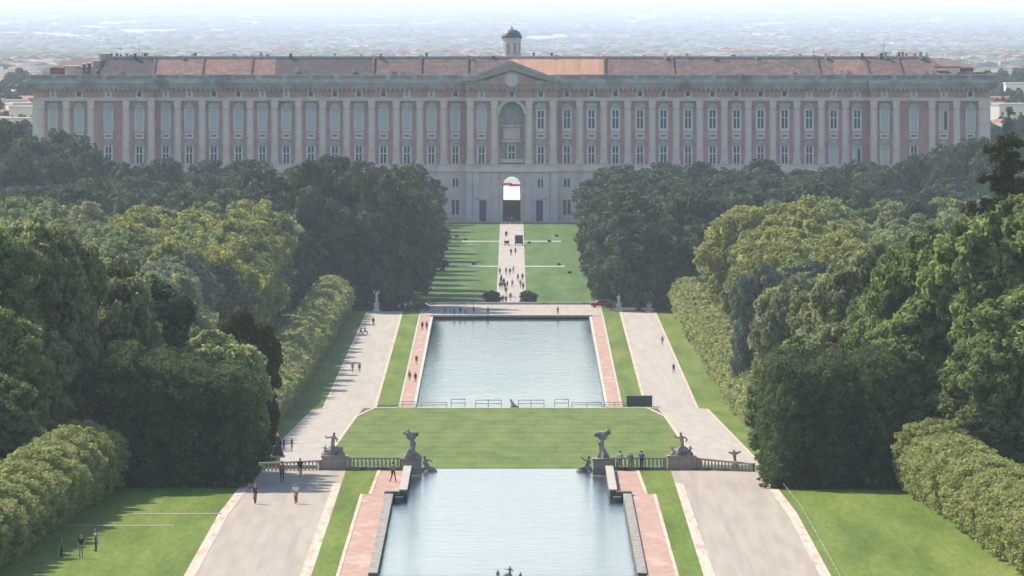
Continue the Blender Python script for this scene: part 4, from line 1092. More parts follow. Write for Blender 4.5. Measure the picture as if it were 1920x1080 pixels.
def pp(px, py, rz, pose, shirt, trou, label, group=None, lo=780, hi=2760, dz=0, **k):
    x, y = at(px, py, lo, hi); return person(x, y, pz(y)+dz, rz, pose, shirt, trou, label, group, **k)
# terrace
for px, sh, tr, hr, lb in ((1163, 'pale', 'grey', 'dark', 'person in pale shirt and grey trousers leaning on the right balustrade, leftmost of three'),
                           (1182, 'grey', 'khaki', 'cap', 'person with white cap leaning on the right balustrade, middle one of three'),
                           (1203, 'blue', 'navy', 'dark', 'person in blue shirt and navy trousers leaning on the right balustrade, rightmost of three')):
    x = CAMX+(px-VX)*946/F; person(x, 946.35, 38.86, PI, 'lean', sh, tr, lb, None, hr, sc=1.02 if px != 1182 else .98)
pp(737, 905, 2.6, 'walk', 'grey', 'black', 'person in grey top walking on the brick path beside the left parapet', lo=780, hi=945)
pp(529, 906, .2, 'stand', 'orange', 'jeans', 'person in orange red top and jeans standing on the left road', lo=780, hi=945, hair='dark', sc=1.08)
pp(470, 893, .8, 'stand', 'white', 'black', 'person in white top in the shade at the left road edge', lo=780, hi=945)
pp(481, 893, -.6, 'stand', 'navy', 'black', 'person in navy top in the shade left of the road', lo=780, hi=945)
pp(152, 1048, .4, 'stand', 'black', 'khaki', 'person in black top and khaki trousers on the shaded left lawn', lo=780, hi=945, sc=1.05)
pp(180, 1035, -1.2, 'hips', 'lilac', 'navy', 'person in lilac top and navy trousers on the shaded left lawn', lo=780, hi=945)
pp(115, 1046, 1.0, 'stand', 'green', 'black', 'small person in dark green on the shaded left lawn, leftmost of three', lo=780, hi=945, sc=.8)
for px, py, sh, tr, lb in ((532, 845, 'black', 'black', 'person in black on the left road beyond the balustrade, left one of two'),
                           (547, 846, 'navy', 'grey', 'person in navy on the left road beyond the balustrade, right one of two')):
    pp(px, py, 1, 'stand', sh, tr, lb, lo=1352, hi=1690)
# around the pond
for px, py, rz, pose, sh, tr, lb in (
    (674, 699, 0, 'walk', 'red', 'maroon', 'person in red walking on the far left road'),
    (661, 699, .3, 'walk', 'grey', 'khaki', 'person in grey walking on the far left road beside one in red'),
    (700, 612, 0, 'walk', 'black', 'black', 'person in black near the pond end of the far left road'),
    (685, 627, 1.3, 'sit', 'navy', 'navy', 'seated person in navy at the far left road edge, right one'),
    (677, 628, 1.2, 'sit', 'black', 'jeans', 'seated person in black at the far left road edge, left one'),
    (792, 620, 0, 'walk', 'maroon', 'black', 'person in maroon on the left pond path, shaded far end'),
    (800, 620, PI, 'walk', 'grey', 'black', 'person in grey on the left pond path, nearest the water'),
    (781, 685, 0, 'walk_shorts', 'maroon', 'khaki', 'person in maroon and khaki shorts on the left pond path'),
    (768, 715, PI, 'walk', 'grey', 'maroon', 'person in grey and maroon on the left pond path, left of a pair'),
    (779, 718, PI, 'walk', 'navy', 'black', 'person in navy and black on the left pond path, right of a pair'),
    (1242, 648, 0, 'walk', 'pink', 'khaki', 'person in pink on the far right road'),
    (1263, 701, .2, 'walk_shorts', 'navy', 'navy', 'person in navy shorts walking on the far right road'),
    (852, 591, .2, 'walk', 'grey', 'black', 'person in grey top standing at the far pond edge, second from left'),
    (863, 591, .1, 'hips', 'navy', 'black', 'person in navy with hands on hips at the far pond edge'),
    (872, 590, -.2, 'stand', 'pale', 'jeans', 'person in pale top and jeans at the far pond edge'),
    (888, 590, .4, 'walk', 'maroon', 'black', 'person in maroon walking at the far pond edge'),
    (834, 588, 0, 'sit', 'grey', 'black', 'seated person in grey at the left end of the far pond edge'),
    (915, 592, .4, 'stand', 'khaki', 'navy', 'person in khaki standing alone at the far pond edge'),
    (1046, 592, -.4, 'walk', 'black', 'jeans', 'person in black at the far pond edge, right of the avenue'),
    (1146, 582, .2, 'stand', 'black', 'black', 'person in black beside the marble statue at right of the pond'),
    (1151, 582, .2, 'stand', 'grey', 'grey', 'person in grey close to the person in black by the right statue'),
    (1118, 577, .2, 'hips', 'white', 'white', 'person all in white near the red car at right of the esplanade'),
    (760, 583, .2, 'hips', 'white', 'grey', 'person in white and grey under the trees left of the pond'),
    (770, 578, .2, 'stand', 'pale', 'white', 'person in pale clothes under the trees left of the pond'),
    (748, 583, .2, 'sit', 'pale', 'navy', 'seated person in pale top under the trees left of the pond')):
    pp(px, py, rz, pose, sh, tr, lb, lo=1702, hi=2300)
# on the avenue
AV = [(642, 625, 'black', 'black'), (682, 630, 'black', 'navy'), (715, 615, 'pale', 'pale'), (578, 625, 'pink', 'grey'), (762, 690, 'grey', 'black'), (808, 685, 'maroon', 'navy'), (588, 722, 'navy', 'black'), (620, 735, 'black', 'jeans'),
      (580, 772, 'black', 'black'), (603, 765, 'grey', 'navy'), (630, 777, 'maroon', 'black'), (655, 765, 'jeans', 'grey'), (705, 752, 'red', 'black'), (787, 755, 'grey', 'grey'), (815, 782, 'navy', 'navy'), (642, 825, 'blue', 'black'),
      (688, 885, 'khaki', 'grey'), (610, 912, 'grey', 'jeans'), (692, 428, 'navy', 'black'), (737, 418, 'grey', 'maroon'), (640, 250, 'maroon', 'black'), (648, 246, 'pink', 'jeans'), (596, 700, 'black', 'maroon'), (700, 98, 'white', 'navy'), (640, 92, 'red', 'black'), (660, 96, 'grey', 'navy')]
for i, (a, b_, sh, tr) in enumerate(AV):
    pp(830+a/5.4, 400+b_/5.4+.5, R.choice([0, PI, .3, 2.8]), R.choice(['walk', 'stand', 'walk_shorts', 'walk']), sh, tr,
       f'person in {sh} top and {tr} trousers, {nth(i+1)} nearest of the crowd on the avenue', 'people strolling on the avenue', lo=2129, hi=2747, hair=R.choice(['dark', 'brown', 'blond', 'grey']), skin=R.randrange(2))
_av = sorted([o for o in COL.objects if o.get('group') == 'people strolling on the avenue'], key=lambda o: o.location.y)
for i, o in enumerate(_av):
    o['label'] = o['label'].split(',')[0]+f', {nth(i+1)} from the pond among the avenue walkers'

# ------------------------------------------------------------------ bicycles with riders
def bicycle(x, y, z, rz, label):
    r = empty('bicycle', (x, y, z), rz); tag(r, label, 'bicycle', 'bicycles on the left road')
    for yy in (-.52, .52):
        mb = MB(); n = 24
        for k in range(n):
            a, b_ = 2*PI*k/n, 2*PI*(k+1)/n
            mb.tube((0, yy+.33*math.cos(a), .35+.33*math.sin(a)), (0, yy+.33*math.cos(b_), .35+.33*math.sin(b_)), .022, .022, 5)
        w = mb.build('wheel', CL['black'], r); mb = MB()
        for k in range(10):
            a = 2*PI*k/10; mb.tube((0, yy, .35), (0, yy+.32*math.cos(a), .35+.32*math.sin(a)), .005, .005, 3)
        mb.tube((-.05, yy, .35), (.05, yy, .35), .025, .025, 6); mb.build('spokes', B['iron'], w)
    mb = MB()
    for p0_, p1_ in (((0, .52, .35), (0, .12, .32)), ((0, .12, .32), (0, .22, .85)), ((0, .22, .82), (0, -.32, .85)), ((0, .12, .32), (0, -.34, .72)), ((0, -.32, .92), (0, -.52, .35)), ((0, .22, .8), (0, .52, .35))):
        mb.tube(p0_, p1_, .02, .02, 6)
    mb.build('frame', CL['red'], r)
    mb = MB(); mb.ball((0, .25, .91), (.07, .14, .035)); mb.build('saddle', CL['black'], r)
    mb = MB(); mb.tube((0, -.32, .9), (0, -.34, 1.0), .014); mb.tube((-.28, -.36, 1.02), (.28, -.36, 1.02), .014); mb.build('handlebar', B['iron'], r)
    mb = MB(); mb.tube((-.1, .12, .32), (.1, .12, .32), .012); mb.box(-.15, -.06, -.04, .06, .38, .41); mb.box(.06, .15, .1, .2, .17, .2); mb.build('pedals', B['iron'], r)
    return r
for px, py, rz, sh, tr, hr, lb in ((478, 946, .1, 'maroon', 'navy', 'dark', 'in maroon top, nearest the left road edge'), (555, 946, -.1, 'white', 'grey', 'brown', 'in white top, nearest the canal side'), (563, 896, 0, 'navy', 'black', 'dark', 'in navy, farthest, by the balustrade')):
    x, y = at(px, py, 780, 945); z = pz(y)+.01
    bicycle(x, y, z, rz, f'bicycle ridden by the cyclist {lb}')
    person(x, y, z, rz, 'cycle', sh, tr, f'cyclist {lb}, riding towards the camera', 'cyclists on the left road', hr, sc=1.0)

# ------------------------------------------------------------------ balustrades and sculptures of the terrace
def baluster_mesh():
    mb = MB(); mb.lathe([(.11, 0), (.11, .06), (.06, .1), (.12, .28), (.11, .36), (.055, .58), (.09, .66), (.1, .72)], n=8, smooth=1)
    me = bpy.data.meshes.new('baluster'); me.from_pydata(mb.v, [], mb.f); me.materials.append(M['stone_pale']); return me
BAL = baluster_mesh()
def balustrade(x0, y0, x1, y1, label, h=1.12, drop=0.0, z=38.8):
    L_ = math.hypot(x1-x0, y1-y0); r = empty('stone_balustrade', (x0, y0, z), math.atan2(y1-y0, x1-x0)); tag(r, label, 'balustrade', 'stone balustrades of the terrace')
    mb = MB(); mb.box(0, L_, -.22, .22, -.3, .26); mb.build('base_course', M['stone'], r)
    mb = MB(); i = len(mb.v)
    z0, z1 = .98, .98-drop
    mb.v += [(0, -.2, z0), (L_, -.2, z1), (L_, .2, z1), (0, .2, z0), (0, -.2, z0+.16), (L_, -.2, z1+.16), (L_, .2, z1+.16), (0, .2, z0+.16)]
    for f in ((3, 2, 1, 0), (4, 5, 6, 7), (0, 1, 5, 4), (1, 2, 6, 5), (2, 3, 7, 6), (3, 0, 4, 7)): mb.f.append(f); mb.m.append(0); mb.sm.append(0)
    mb.build('top_rail', M['stone_pale'], r)
    n = int(L_/.34)
    for k in range(n):
        o = bpy.data.objects.new('baluster', BAL); COL.objects.link(o); o.parent = r; f = (k+.5)/n; o.location = (L_*f, 0, .26); o.scale = (1, 1, (.72-drop*f)/.72)
    for q in range(0, int(L_/3)+1):
        if drop == 0 or True:
            xx = min(L_-.18, max(.18, q*L_/max(1, int(L_/3)))); dd = drop*xx/L_
            mb = MB(); mb.box(xx-.17, xx+.17, -.18, .18, .262, .978-dd); mb.build('rail_post', M['stone_pale'], r)
    return r
YB = 947.0
def XB(px, y=YB): return CAMX+(px-VX)*y/F
balustrade(XB(652), YB, XB(757), YB, 'stone balustrade between the two left sculpture piers')
balustrade(XB(1146), YB, XB(1250), YB, 'stone balustrade on which three people lean, right of the canal')
balustrade(XB(487), YB-2.5, XB(604), YB-.5, 'low stone balustrade crossing the left road behind the cyclists', drop=-.15, z=38.45)
balustrade(XB(1306), YB-.5, XB(1412), YB-3.5, 'sloping stone balustrade across the right road end', drop=.35)
def pier(px0, px1, h, label, y0=YB-.9, y1=YB+.9):
    r = empty('stone_pier', (XB((px0+px1)/2), YB, 38.8)); tag(r, label, 'pier'); w = (XB(px1)-XB(px0))/2
    mb = MB(); mb.box(-w, w, y0-YB, y1-YB, -.4, h); mb.build('shaft', M['stone_pink'], r)
    mb = MB(); mb.box(-w*1.08, w*1.08, y0-YB-.12, y1-YB+.12, h, h+.16); mb.build('cap', M['stone'], r)
    mb = MB(); mb.box(-w*1.05, w*1.05, y0-YB-.08, y1-YB+.08, -.4, .2); mb.build('plinth', M['stone'], r)
    return r
pier(604, 651, 1.15, 'pink stone pier carrying the sculpture group left of the lawn')
pier(1252, 1304, 1.15, 'pink stone pier carrying the sculpture group right of the lawn')
pier(752, 790, .9, 'dark stone pier under the tall sculpture at the left canal mouth')
pier(1112, 1148, .9, 'dark stone pier under the tall sculpture at the right canal mouth')
def rock(cx, cy, z, w, d, h, seed):
    Rr = random.Random(seed); sg = []
    for k in range(9):
        a = Vector((cx+Rr.uniform(-w, w)*.8, cy+Rr.uniform(-d, d)*.8, z+.1)); b_ = Vector((cx+(a.x-cx)*.4, cy+(a.y-cy)*.4, z+h*Rr.uniform(.5, 1)))
        sg.append((tuple(a), tuple(b_), Rr.uniform(.3, .45)*w, Rr.uniform(.15, .3)*w, 0))
    return sg
def fig(o, hgt, arms='up', lean=0, s=1.0):
    """simple carved human figure segments at o"""
    o = Vector(o); u = lambda x, y, z: tuple(o+Vector((x, y, z))*s)
    sg = [(u(-.1, 0, .1), u(-.09, -.05, .5), .1*s, .11*s, 0), (u(.1, .05, .1), u(.09, 0, .5), .1*s, .11*s, 0), (u(-.09, -.05, .5), u(0, 0, .95), .12*s, .16*s, 0), (u(.09, 0, .5), u(0, 0, .95), .12*s, .16*s, 0),
          (u(0, 0, .95), u(lean*.3, 0, 1.35), .16*s, .2*s, 0), (u(lean*.3, 0, 1.4), u(lean*.4, -.02, 1.58), .09*s, .08*s, 0), (u(lean*.4, -.03, 1.62), u(lean*.42, -.03, 1.72), .12*s, .11*s, 0)]
    if arms == 'up': sg += [(u(-.2, 0, 1.38), u(-.42, -.05, 1.6), .08*s, .07*s, 0), (u(-.42, -.05, 1.6), u(-.3, -.05, 1.95), .07*s, .06*s, 0), (u(.2, 0, 1.38), u(.42, -.05, 1.6), .08*s, .07*s, 0), (u(.42, -.05, 1.6), u(.3, -.05, 1.95), .07*s, .06*s, 0)]
    elif arms == 'out': sg += [(u(-.2, 0, 1.38), u(-.5, -.05, 1.3), .08*s, .07*s, 0), (u(-.5, -.05, 1.3), u(-.7, -.1, 1.5), .07*s, .05*s, 0), (u(.2, 0, 1.38), u(.45, -.1, 1.15), .08*s, .07*s, 0), (u(.45, -.1, 1.15), u(.3, -.2, .95), .07*s, .05*s, 0)]
    else: sg += [(u(-.2, 0, 1.38), u(-.28, .02, 1.1), .075*s, .06*s, 0), (u(-.28, .02, 1.1), u(-.1, -.15, 1.0), .06*s, .05*s, 0), (u(.2, 0, 1.38), u(.3, .02, 1.1), .075*s, .06*s, 0), (u(.3, .02, 1.1), u(.22, -.12, .85), .06*s, .05*s, 0)]
    return sg
def sculpture(px, zb, label, parts_, voxel=.05, mt=None, y=YB):
    r = empty('sculpture', (XB(px, y), y, zb)); tag(r, label, 'sculpture')
    for nm, sg, *mm_ in parts_:
        me = chain_mesh(nm, sg, voxel, smooth=1); me.materials.append(mm_[0] if mm_ else (mt or M['stone'])); o = bpy.data.objects.new(nm, me); COL.objects.link(o); o.parent = r
    return r
def basket(z, w, seed):
    Rr = random.Random(seed); sg = [((0, 0, z), (0, 0, z+.15), w*.4, w*.6, 0)]
    for k in range(9):
        a = 2*PI*k/9; q = w*Rr.uniform(.6, 1.0); p = (q*math.cos(a), q*.5*math.sin(a), z+.2+Rr.uniform(0, .45)); sg.append(((0, 0, z+.15), p, w*.22, w*Rr.uniform(.13, .24), 0))
    return sg
for px, s in ((771, 1), (1130, -1)):
    side = 'left' if s > 0 else 'right'
    sculpture(px, 39.85, f'tall sculpture of figures holding up a basket at the {side} canal mouth',
              [('rock_base', rock(0, 0, -.1, .8, .7, .9, 5 if s > 0 else 6)), ('figure', fig((0, 0, .5), 2, 'up', .2*s, .82)+fig((.2*s, .2, .45), 2, 'down', .1, .7)), ('basket', basket(1.85, .72, 9 if s > 0 else 10))], .045)
for px, s in ((626, 1), (1277, -1)):
    side = 'left' if s > 0 else 'right'
    sculpture(px, 40.1, f'stone group of a seated figure among putti on the {side} pink pier',
              [('rock_base', rock(0, 0, -.05, .95, .7, .7, 15 if s > 0 else 16)), ('figure', fig((-.1*s, 0, .25), 2, 'out', .3*s, 1.0)), ('putto', fig((.75*s, -.1, .0), 1, 'up', -.2, .45)), ('putto', fig((-.8*s, 0, 0), 1, 'out', .2, .5))], .045)
for px, s in ((803, 1), (1097, -1)):
    side = 'left' if s > 0 else 'right'
    zt = 38.3
    sculpture(px, zt, f'crouching water figure leaning over the water, {side} side of the canal mouth',
              [('rock_base', rock(0, 0, -.2, .85, .6, .45, 25 if s > 0 else 26)), ('figure', [((-.5*s, 0, .3), (-.1*s, 0, .45), .16, .2, 0), ((-.1*s, 0, .45), (-.3*s, 0, .95), .22, .22, 0), ((-.3*s, 0, .95), (-.32*s, -.05, 1.25), .1, .09, 0), ((-.32*s, -.05, 1.3), (-.34*s, -.08, 1.38), .14, .13, 0), ((-.3*s, 0, 1.0), (.1*s, -.1, 1.1), .1, .08, 0), ((.1*s, -.1, 1.1), (.35*s, -.1, 1.35 if s < 0 else .9), .08, .06, 0), ((-.1*s, -.1, .4), (.4*s, -.2, .35), .16, .12, 0), ((.4*s, -.2, .35), (.75*s, -.2, .12), .12, .07, 0)])], .045, y=953)
sculpture(1378, 39.5, 'small bird like sculpture with spread wings on the right sloping balustrade', [('stem', [((.1, 0, -.6), (0, 0, .3), .3, .14, 0), ((0, 0, .3), (-.05, 0, .8), .13, .17, 0)]), ('wings', [((-.05, 0, .85), (-.55, 0, 1.0), .17, .07, 0), ((-.05, 0, .85), (.5, 0, 1.05), .17, .07, 0), ((-.05, 0, .8), (-.1, -.1, 1.15), .12, .1, 0)])], .045, y=YB-2.2)
sculpture(1428, 38.9, 'pale weathered sculpture at the outer right end of the terrace', [('rock_base', rock(0, 0, -.3, .55, .5, .7, 36)), ('figure', fig((0, 0, .1), 2, 'out', -.1, .8))], .045, M['stone_pale'], y=941)
DARK_FIG = mat('dark_figure', (.035, .045, .04), (.06, .075, .06), scale=2, rough=.6)  # very dark green-grey colour of the statue figure
sculpture(521, 38.6, 'dark statue with a pale bowl above it, behind the cyclists beside the left road', [('pedestal', [((0, 0, -.2), (0, 0, .7), .3, .16, 0), ((0, 0, .7), (0, 0, 1.2), .16, .22, 0)]), ('bowl_slab', [((-.55, 0, 1.32), (.55, 0, 1.32), .13, .13, 0), ((0, -.3, 1.32), (0, .3, 1.32), .13, .13, 0)], M['stone_pale']), ('figure', [((-.35, 0, 1.5), (-.3, 0, 2.1), .2, .16, 0), ((.3, 0, 1.5), (.05, 0, 2.3), .22, .2, 0), ((0, 0, 1.5), (0, 0, 2.5), .3, .2, 0), ((0, 0, 2.5), (0, 0, 3.0), .15, .12, 0)], DARK_FIG), ('crown_bowl', [((0, 0, 3.05), (0, 0, 3.2), .1, .17, 0)], M['stone_pale'])], .05, y=949)
# marble statues by the pond
for px, lb, pose in ((706, 'white marble statue with raised arm against the dark left wood', 'up'), (1217, 'white marble statue on a pedestal against the dark right wood', 'out'), (1160, 'greyish marble statue leaning beside the right wood edge', 'down')):
    yy = 2091; x = CAMX+(px-VX)*yy/F; r = empty('statue', (x, yy, 8)); tag(r, lb, 'statue')
    k_ = .85 if px == 1160 else 1.0
    mb = MB(); mb.box(-.75, .75, -.6, .6, 0, .35); mb.box(-.5, .5, -.45, .45, .35, 1.5*k_); mb.box(-.6, .6, -.5, .5, 1.5*k_, 1.68*k_); mb.build('pedestal', M['marble'], r)
    me = chain_mesh('figure', fig((0, 0, 0), 2, pose, .2, 1.32)+[((.12, .05, .1), (.1, .05, 1.3), .22, .2, 0)], .06, smooth=1); me.materials.append(M['marble'])
    o = bpy.data.objects.new('figure', me); COL.objects.link(o); o.parent = r; o.location = (0, 0, 1.66*k_); o.scale = (k_,)*3
# fountain rocks in the canal, near edge
sculpture(952, 38.2, 'mossy fountain rocks with small figures at the bottom edge of the photo', [('rock_base', rock(0, 0, -.6, 1.3, .8, 1.0, 46)), ('figure', fig((.15, 0, .2), 1, 'out', .1, .6)+fig((-.75, 0, .1), 1, 'down', .1, .5)+fig((.95, 0, .0), 1, 'down', .1, .45))], .05, y=801.5)

# ------------------------------------------------------------------ pond railing, fountain figure, green container
yy = 1700.6
def fence_run(px0, px1, h, label, gapx=None):
    x0 = CAMX+(px0-VX)*yy/F; x1 = CAMX+(px1-VX)*yy/F; r = empty('metal_railing', (x0, yy, 8.0)); tag(r, label, 'railing', 'railings along the near pond edge'); L_ = x1-x0
    for z in (h, h*.55): 
        mb = MB(); mb.tube((0, 0, z), (L_, 0, z), .06, .06, 5); mb.build('rail', B['ped'], r)
    n = max(1, int(L_/1.6))
    for k in range(n+1):
        mb = MB(); mb.tube((L_*k/n, 0, -.1), (L_*k/n, 0, h+.05), .06, .06, 5); mb.build('post', B['ped'], r)
fence_run(733, 778, .95, 'dark railing left of the pond across the brick path')
fence_run(846, 872, 1.35, 'taller railing panel near the left part of the pond edge')
fence_run(892, 940, 1.2, 'long railing panel left of the fountain figure')
fence_run(972, 1020, 1.2, 'long railing panel right of the fountain figure')
fence_run(1040, 1066, 1.35, 'taller railing panel near the right part of the pond edge')
fence_run(790, 838, .8, 'low railing at the left end of the pond edge'); fence_run(1072, 1128, .8, 'low railing at the right end of the pond edge'); fence_run(1132, 1172, .85, 'railing right of the pond across the brick path')
sculpture(961, 8.1, 'small dark dolphin sculpture in the middle of the near pond edge', [('body', [((0, 0, -.1), (.1, 0, .35), .5, .35, 0), ((.1, 0, .35), (-.15, 0, .9), .3, .2, 0), ((-.15, 0, .9), (-.3, 0, 1.2), .2, .15, 0), ((.2, 0, .2), (.9, 0, .05), .3, .15, 0)])], .06, y=1699.5)
x0, x1 = CAMX+(1175-VX)*1702/F, CAMX+(1223-VX)*1702/F; r = empty('green_container', ((x0+x1)/2, 1703, 8.05)); tag(r, 'dark green metal container standing on the grass right of the pond', 'container'); w = (x1-x0)/2
GR = mat('green_paint', (.012, .06, .055), (.02, .08, .07), scale=1.5, rough=.5)
mb = MB(); mb.box(-w, w, -1, 1, .12, 1.65)
for k in range(12): mb.box(-w+.12+k*(2*w-.2)/12, -w+.26+k*(2*w-.2)/12, -1.05, -1.003, .2, 1.55)
mb.build('body', GR, r); mb = MB(); mb.box(-w-.06, w+.06, -1.08, 1.08, 1.65, 1.76); mb.build('lid', GR, r)
for s in (-1, 1):
    mb = MB(); mb.box(s*w*.8-.15, s*w*.8+.15, -.9, .9, -.02, .12); mb.build('skid', B['iron'], r)

# ------------------------------------------------------------------ vehicles
def car(x, y, z, rz, col, label, cat='car', name='parked_car', van=False):
    r = empty(name, (x, y, z), rz); tag(r, label, cat); H = 1.0
    prof = [(-2.05, .35), (2.05, .35), (2.1, .7), (1.95, .95), (1.1, 1.0), (.55, 1.45), (-1.1, 1.5), (-1.85, 1.05), (-2.1, .9)] if not van else [(-2.6, .4), (2.6, .4), (2.6, 1.0), (2.3, 1.35), (1.95, 2.2), (1.7, 2.35), (-2.5, 2.4), (-2.6, 2.25)]
    w = .82 if not van else .95
    mb = MB(); n = len(prof); mb.v += [(-w, a, b_) for a, b_ in prof]+[(w, a, b_) for a, b_ in prof]
    mb.f.append(tuple(range(n))[::-1]); mb.f.append(tuple(range(n, 2*n))); mb.m += [0, 0]; mb.sm += [0, 0]
    for k in range(n): mb.f.append((k, (k+1) % n, n+(k+1) % n, n+k)); mb.m.append(0); mb.sm.append(0)
    bmat = mat('paint_'+name, col, rough=.3, spec=.5); mb.build('body', bmat, r, bevel=.06)
    gl = B['glass']; e = .012
    if not van:
        mb = MB()
        for s in (-1, 1): mb.poly([(s*(w+e), .95, 1.03), (s*(w+e), .5, 1.38), (s*(w+e), -1.0, 1.42), (s*(w+e), -1.6, 1.06)][::s])
        mb.build('side_windows', gl, r).name = 'side_window'
        mb = MB(); mb.poly([(-w+.1, 1.09, 1.03), (w-.1, 1.09, 1.03), (w-.15, .6, 1.43), (-w+.15, .6, 1.43)]); mb.build('windscreen', gl, r)
        mb = MB(); mb.poly([(w-.1, -1.83, 1.1), (-w+.1, -1.83, 1.1), (-w+.15, -1.17, 1.49), (w-.15, -1.17, 1.49)]); mb.build('rear_window', gl, r)
    else:
        for s in (-1, 1):
            for k in range(3):
                mb = MB(); a = -2.2+k*1.3; mb.box(*sorted((s*w, s*(w+e))), a, a+1.1, 1.35, 2.05); mb.build('side_window', gl, r)
        mb = MB(); mb.box(-w+.15, w-.15, -2.62, -2.6, 1.3, 2.1); mb.build('rear_window', gl, r)
        mb = MB(); mb.poly([(-w+.12, 2.3, 1.42), (w-.12, 2.3, 1.42), (w-.15, 2.0, 2.15), (-w+.15, 2.0, 2.15)]); mb.build('windscreen', gl, r)
    yw = (-1.3, 1.35) if not van else (-1.6, 1.7)
    for s in (-1, 1):
        for a in yw:
            mb = MB(); mb.tube((s*(w-.18), a, .33), (s*(w+.02), a, .33), .33, .33, 16); wh = mb.build('wheel', CL['black'], r); mb = MB(); mb.tube((s*(w+.0), a, .33), (s*(w+.03), a, .33), .19, .18, 12); mb.build('hub_cap', B['ped'], wh)
        yy_ = -2.62 if van else -2.1; mb = MB(); mb.box(*sorted((s*.5, s*.75)), yy_-.02, yy_+.04, .8, .95); mb.build('tail_light', CL['red'], r)
        yy_ = 2.58 if van else 2.06; mb = MB(); mb.box(*sorted((s*.5, s*.75)), yy_-.02, yy_+.05, .72, .86); mb.build('headlight', CL['white'], r)
    return r
x, y = at(973, 460, 2129, 2747); car(x, y, pz(y), 0, (.02, .03, .07), 'dark blue van standing on the right side of the avenue', 'van', 'van', True)
x, y = at(787, 583, 2060, 2300); car(x, 2093.5, 8.06, 1.45, (.05, .015, .02), 'dark maroon car parked under the trees left of the pond')
x, y = at(1127, 577, 2060, 2300); car(x, y, pz(y), 1.6, (.35, .02, .03), 'red car parked under the trees right of the esplanade')
x, y = at(950, 461, 2129, 2747); r = empty('golf_cart', (x, y, pz(y))); tag(r, 'small white golf cart on the avenue beside the dark van', 'golf cart')
mb = MB(); mb.box(-.6, .6, -1.1, 1.1, .28, .62); mb.box(-.58, .58, .7, 1.15, .62, .95); mb.build('body', CL['white'], r, bevel=.05)
mb = MB(); mb.box(-.55, .55, -.5, 0, .62, .8); mb.box(-.55, .55, -.6, -.5, .62, 1.2); mb.build('seat', CL['black'], r)
mb = MB(); mb.box(-.65, .65, -1.1, .9, 1.85, 1.93); mb.build('roof', CL['white'], r)
for s in (-1, 1):
    for a in (-.95, .75):
        mb = MB(); mb.tube((s*.55, a, .6), (s*.55, a, 1.85), .025); mb.build('post', B['iron'], r)
        mb = MB(); mb.tube((s*.5, a*.95, .22), (s*.66, a*.95, .22), .22, .22, 14); mb.build('wheel', CL['black'], r)
# ------------------------------------------------------------------ beyond the passage: bright square with red awnings
yy = 3030
for k, (px, hh) in enumerate(((951, 2.7), (966, 2.4))):
    x = CAMX+(px-VX)*yy/F; r = empty('market_awning', (x, yy, 5.06)); tag(r, f'red awning in the bright square seen through the palace passage, {"left" if k == 0 else "right"} one', 'awning')
    mb = MB(); mb.prism([(-1.6, hh-.7), (1.6, hh-.7), (1.2, hh), (-1.2, hh)], -1, 1); mb.build('canopy', CL['red'], r)
    for s in (-1, 1):
        mb = MB(); mb.tube((s*1.4, -.9, 0), (s*1.4, -.9, hh-.7), .05); mb.build('pole', B['iron'], r)
# thin wire fence along the right lawn and left lawn
for sg, lb in ((1, 'thin white wire fence along the near right lawn edge'),):
    r = empty('wire_fence', (0, 0, 38.8)); tag(r, lb, 'fence')
    pts = [(sg*(xat([(700, 23.9), (880, 23.0), (925, 22.2), (948, 21.9)], y)+1.3), y) for y in range(790, 932, 6)]
    mb = MB()
    for (xa, ya), (xb, yb_) in zip(pts, pts[1:]): mb.tube((xa, ya, .5), (xb, yb_, .5), .012, .012, 4)
    mb.build('wire', CL['pale'], r)
    for xa, ya in pts:
        mb = MB(); mb.tube((xa, ya, -.1), (xa, ya, .52), .014, .014, 5); mb.build('post', CL['pale'], r)
# ------------------------------------------------------------------ the town beyond
def house_set():
    out = []
    walls = [mat('house_cream', (.62, .55, .42)), mat('house_white', (.75, .72, .66)), mat('house_pink', (.55, .38, .3)), mat('house_yellow', (.65, .55, .3))]
    tile = [mat('house_tiles', (.5, .2, .12), (.6, .28, .18), scale=.3), mat('house_flat_roof', (.45, .42, .38))]
    for i in range(8):
        w, d, h = ((14, 10, 9), (22, 12, 15), (11, 11, 7), (30, 14, 12), (16, 12, 18), (12, 9, 6), (26, 13, 9), (18, 14, 12))[i]
        mb = MB(); mb.box(-w/2, w/2, -d/2, d/2, -3, h); wb = mb; 
        nf = int(h/3.1)
        r = MB()
        if i % 3 != 1: r.poly([(-w/2-.5, -d/2-.5, h), (w/2+.5, -d/2-.5, h), (w/2-d*.4, 0, h+d*.26), (-w/2+d*.4, 0, h+d*.26)]); r.poly([(w/2+.5, d/2+.5, h), (-w/2-.5, d/2+.5, h), (-w/2+d*.4, 0, h+d*.26), (w/2-d*.4, 0, h+d*.26)]); r.poly([(w/2+.5, -d/2-.5, h), (w/2+.5, d/2+.5, h), (w/2-d*.4, 0, h+d*.26)]); r.poly([(-w/2-.5, d/2+.5, h), (-w/2-.5, -d/2-.5, h), (-w/2+d*.4, 0, h+d*.26)])
        else: r.box(-w/2-.3, w/2+.3, -d/2-.3, d/2+.3, h+.01, h+.8)
        wn = MB()
        for f in range(nf):
            for q in range(int(w/3)): x = -w/2+1.5+q*3; wn.box(x-.5, x+.5, -d/2-.05, -d/2-.01, 1+f*3.1, 2.5+f*3.1)
        def toM(mb_): 
            me = bpy.data.meshes.new('m'); me.from_pydata(mb_.v, [], mb_.f); me.update(); return me
        a, b_, c = toM(wb), toM(r), toM(wn); a.materials.append(walls[i % 4]); b_.materials.append(tile[0 if i % 3 != 1 else 1]); c.materials.append(B['glass'])
        out.append((a, b_, c))
    return out
HS = house_set()
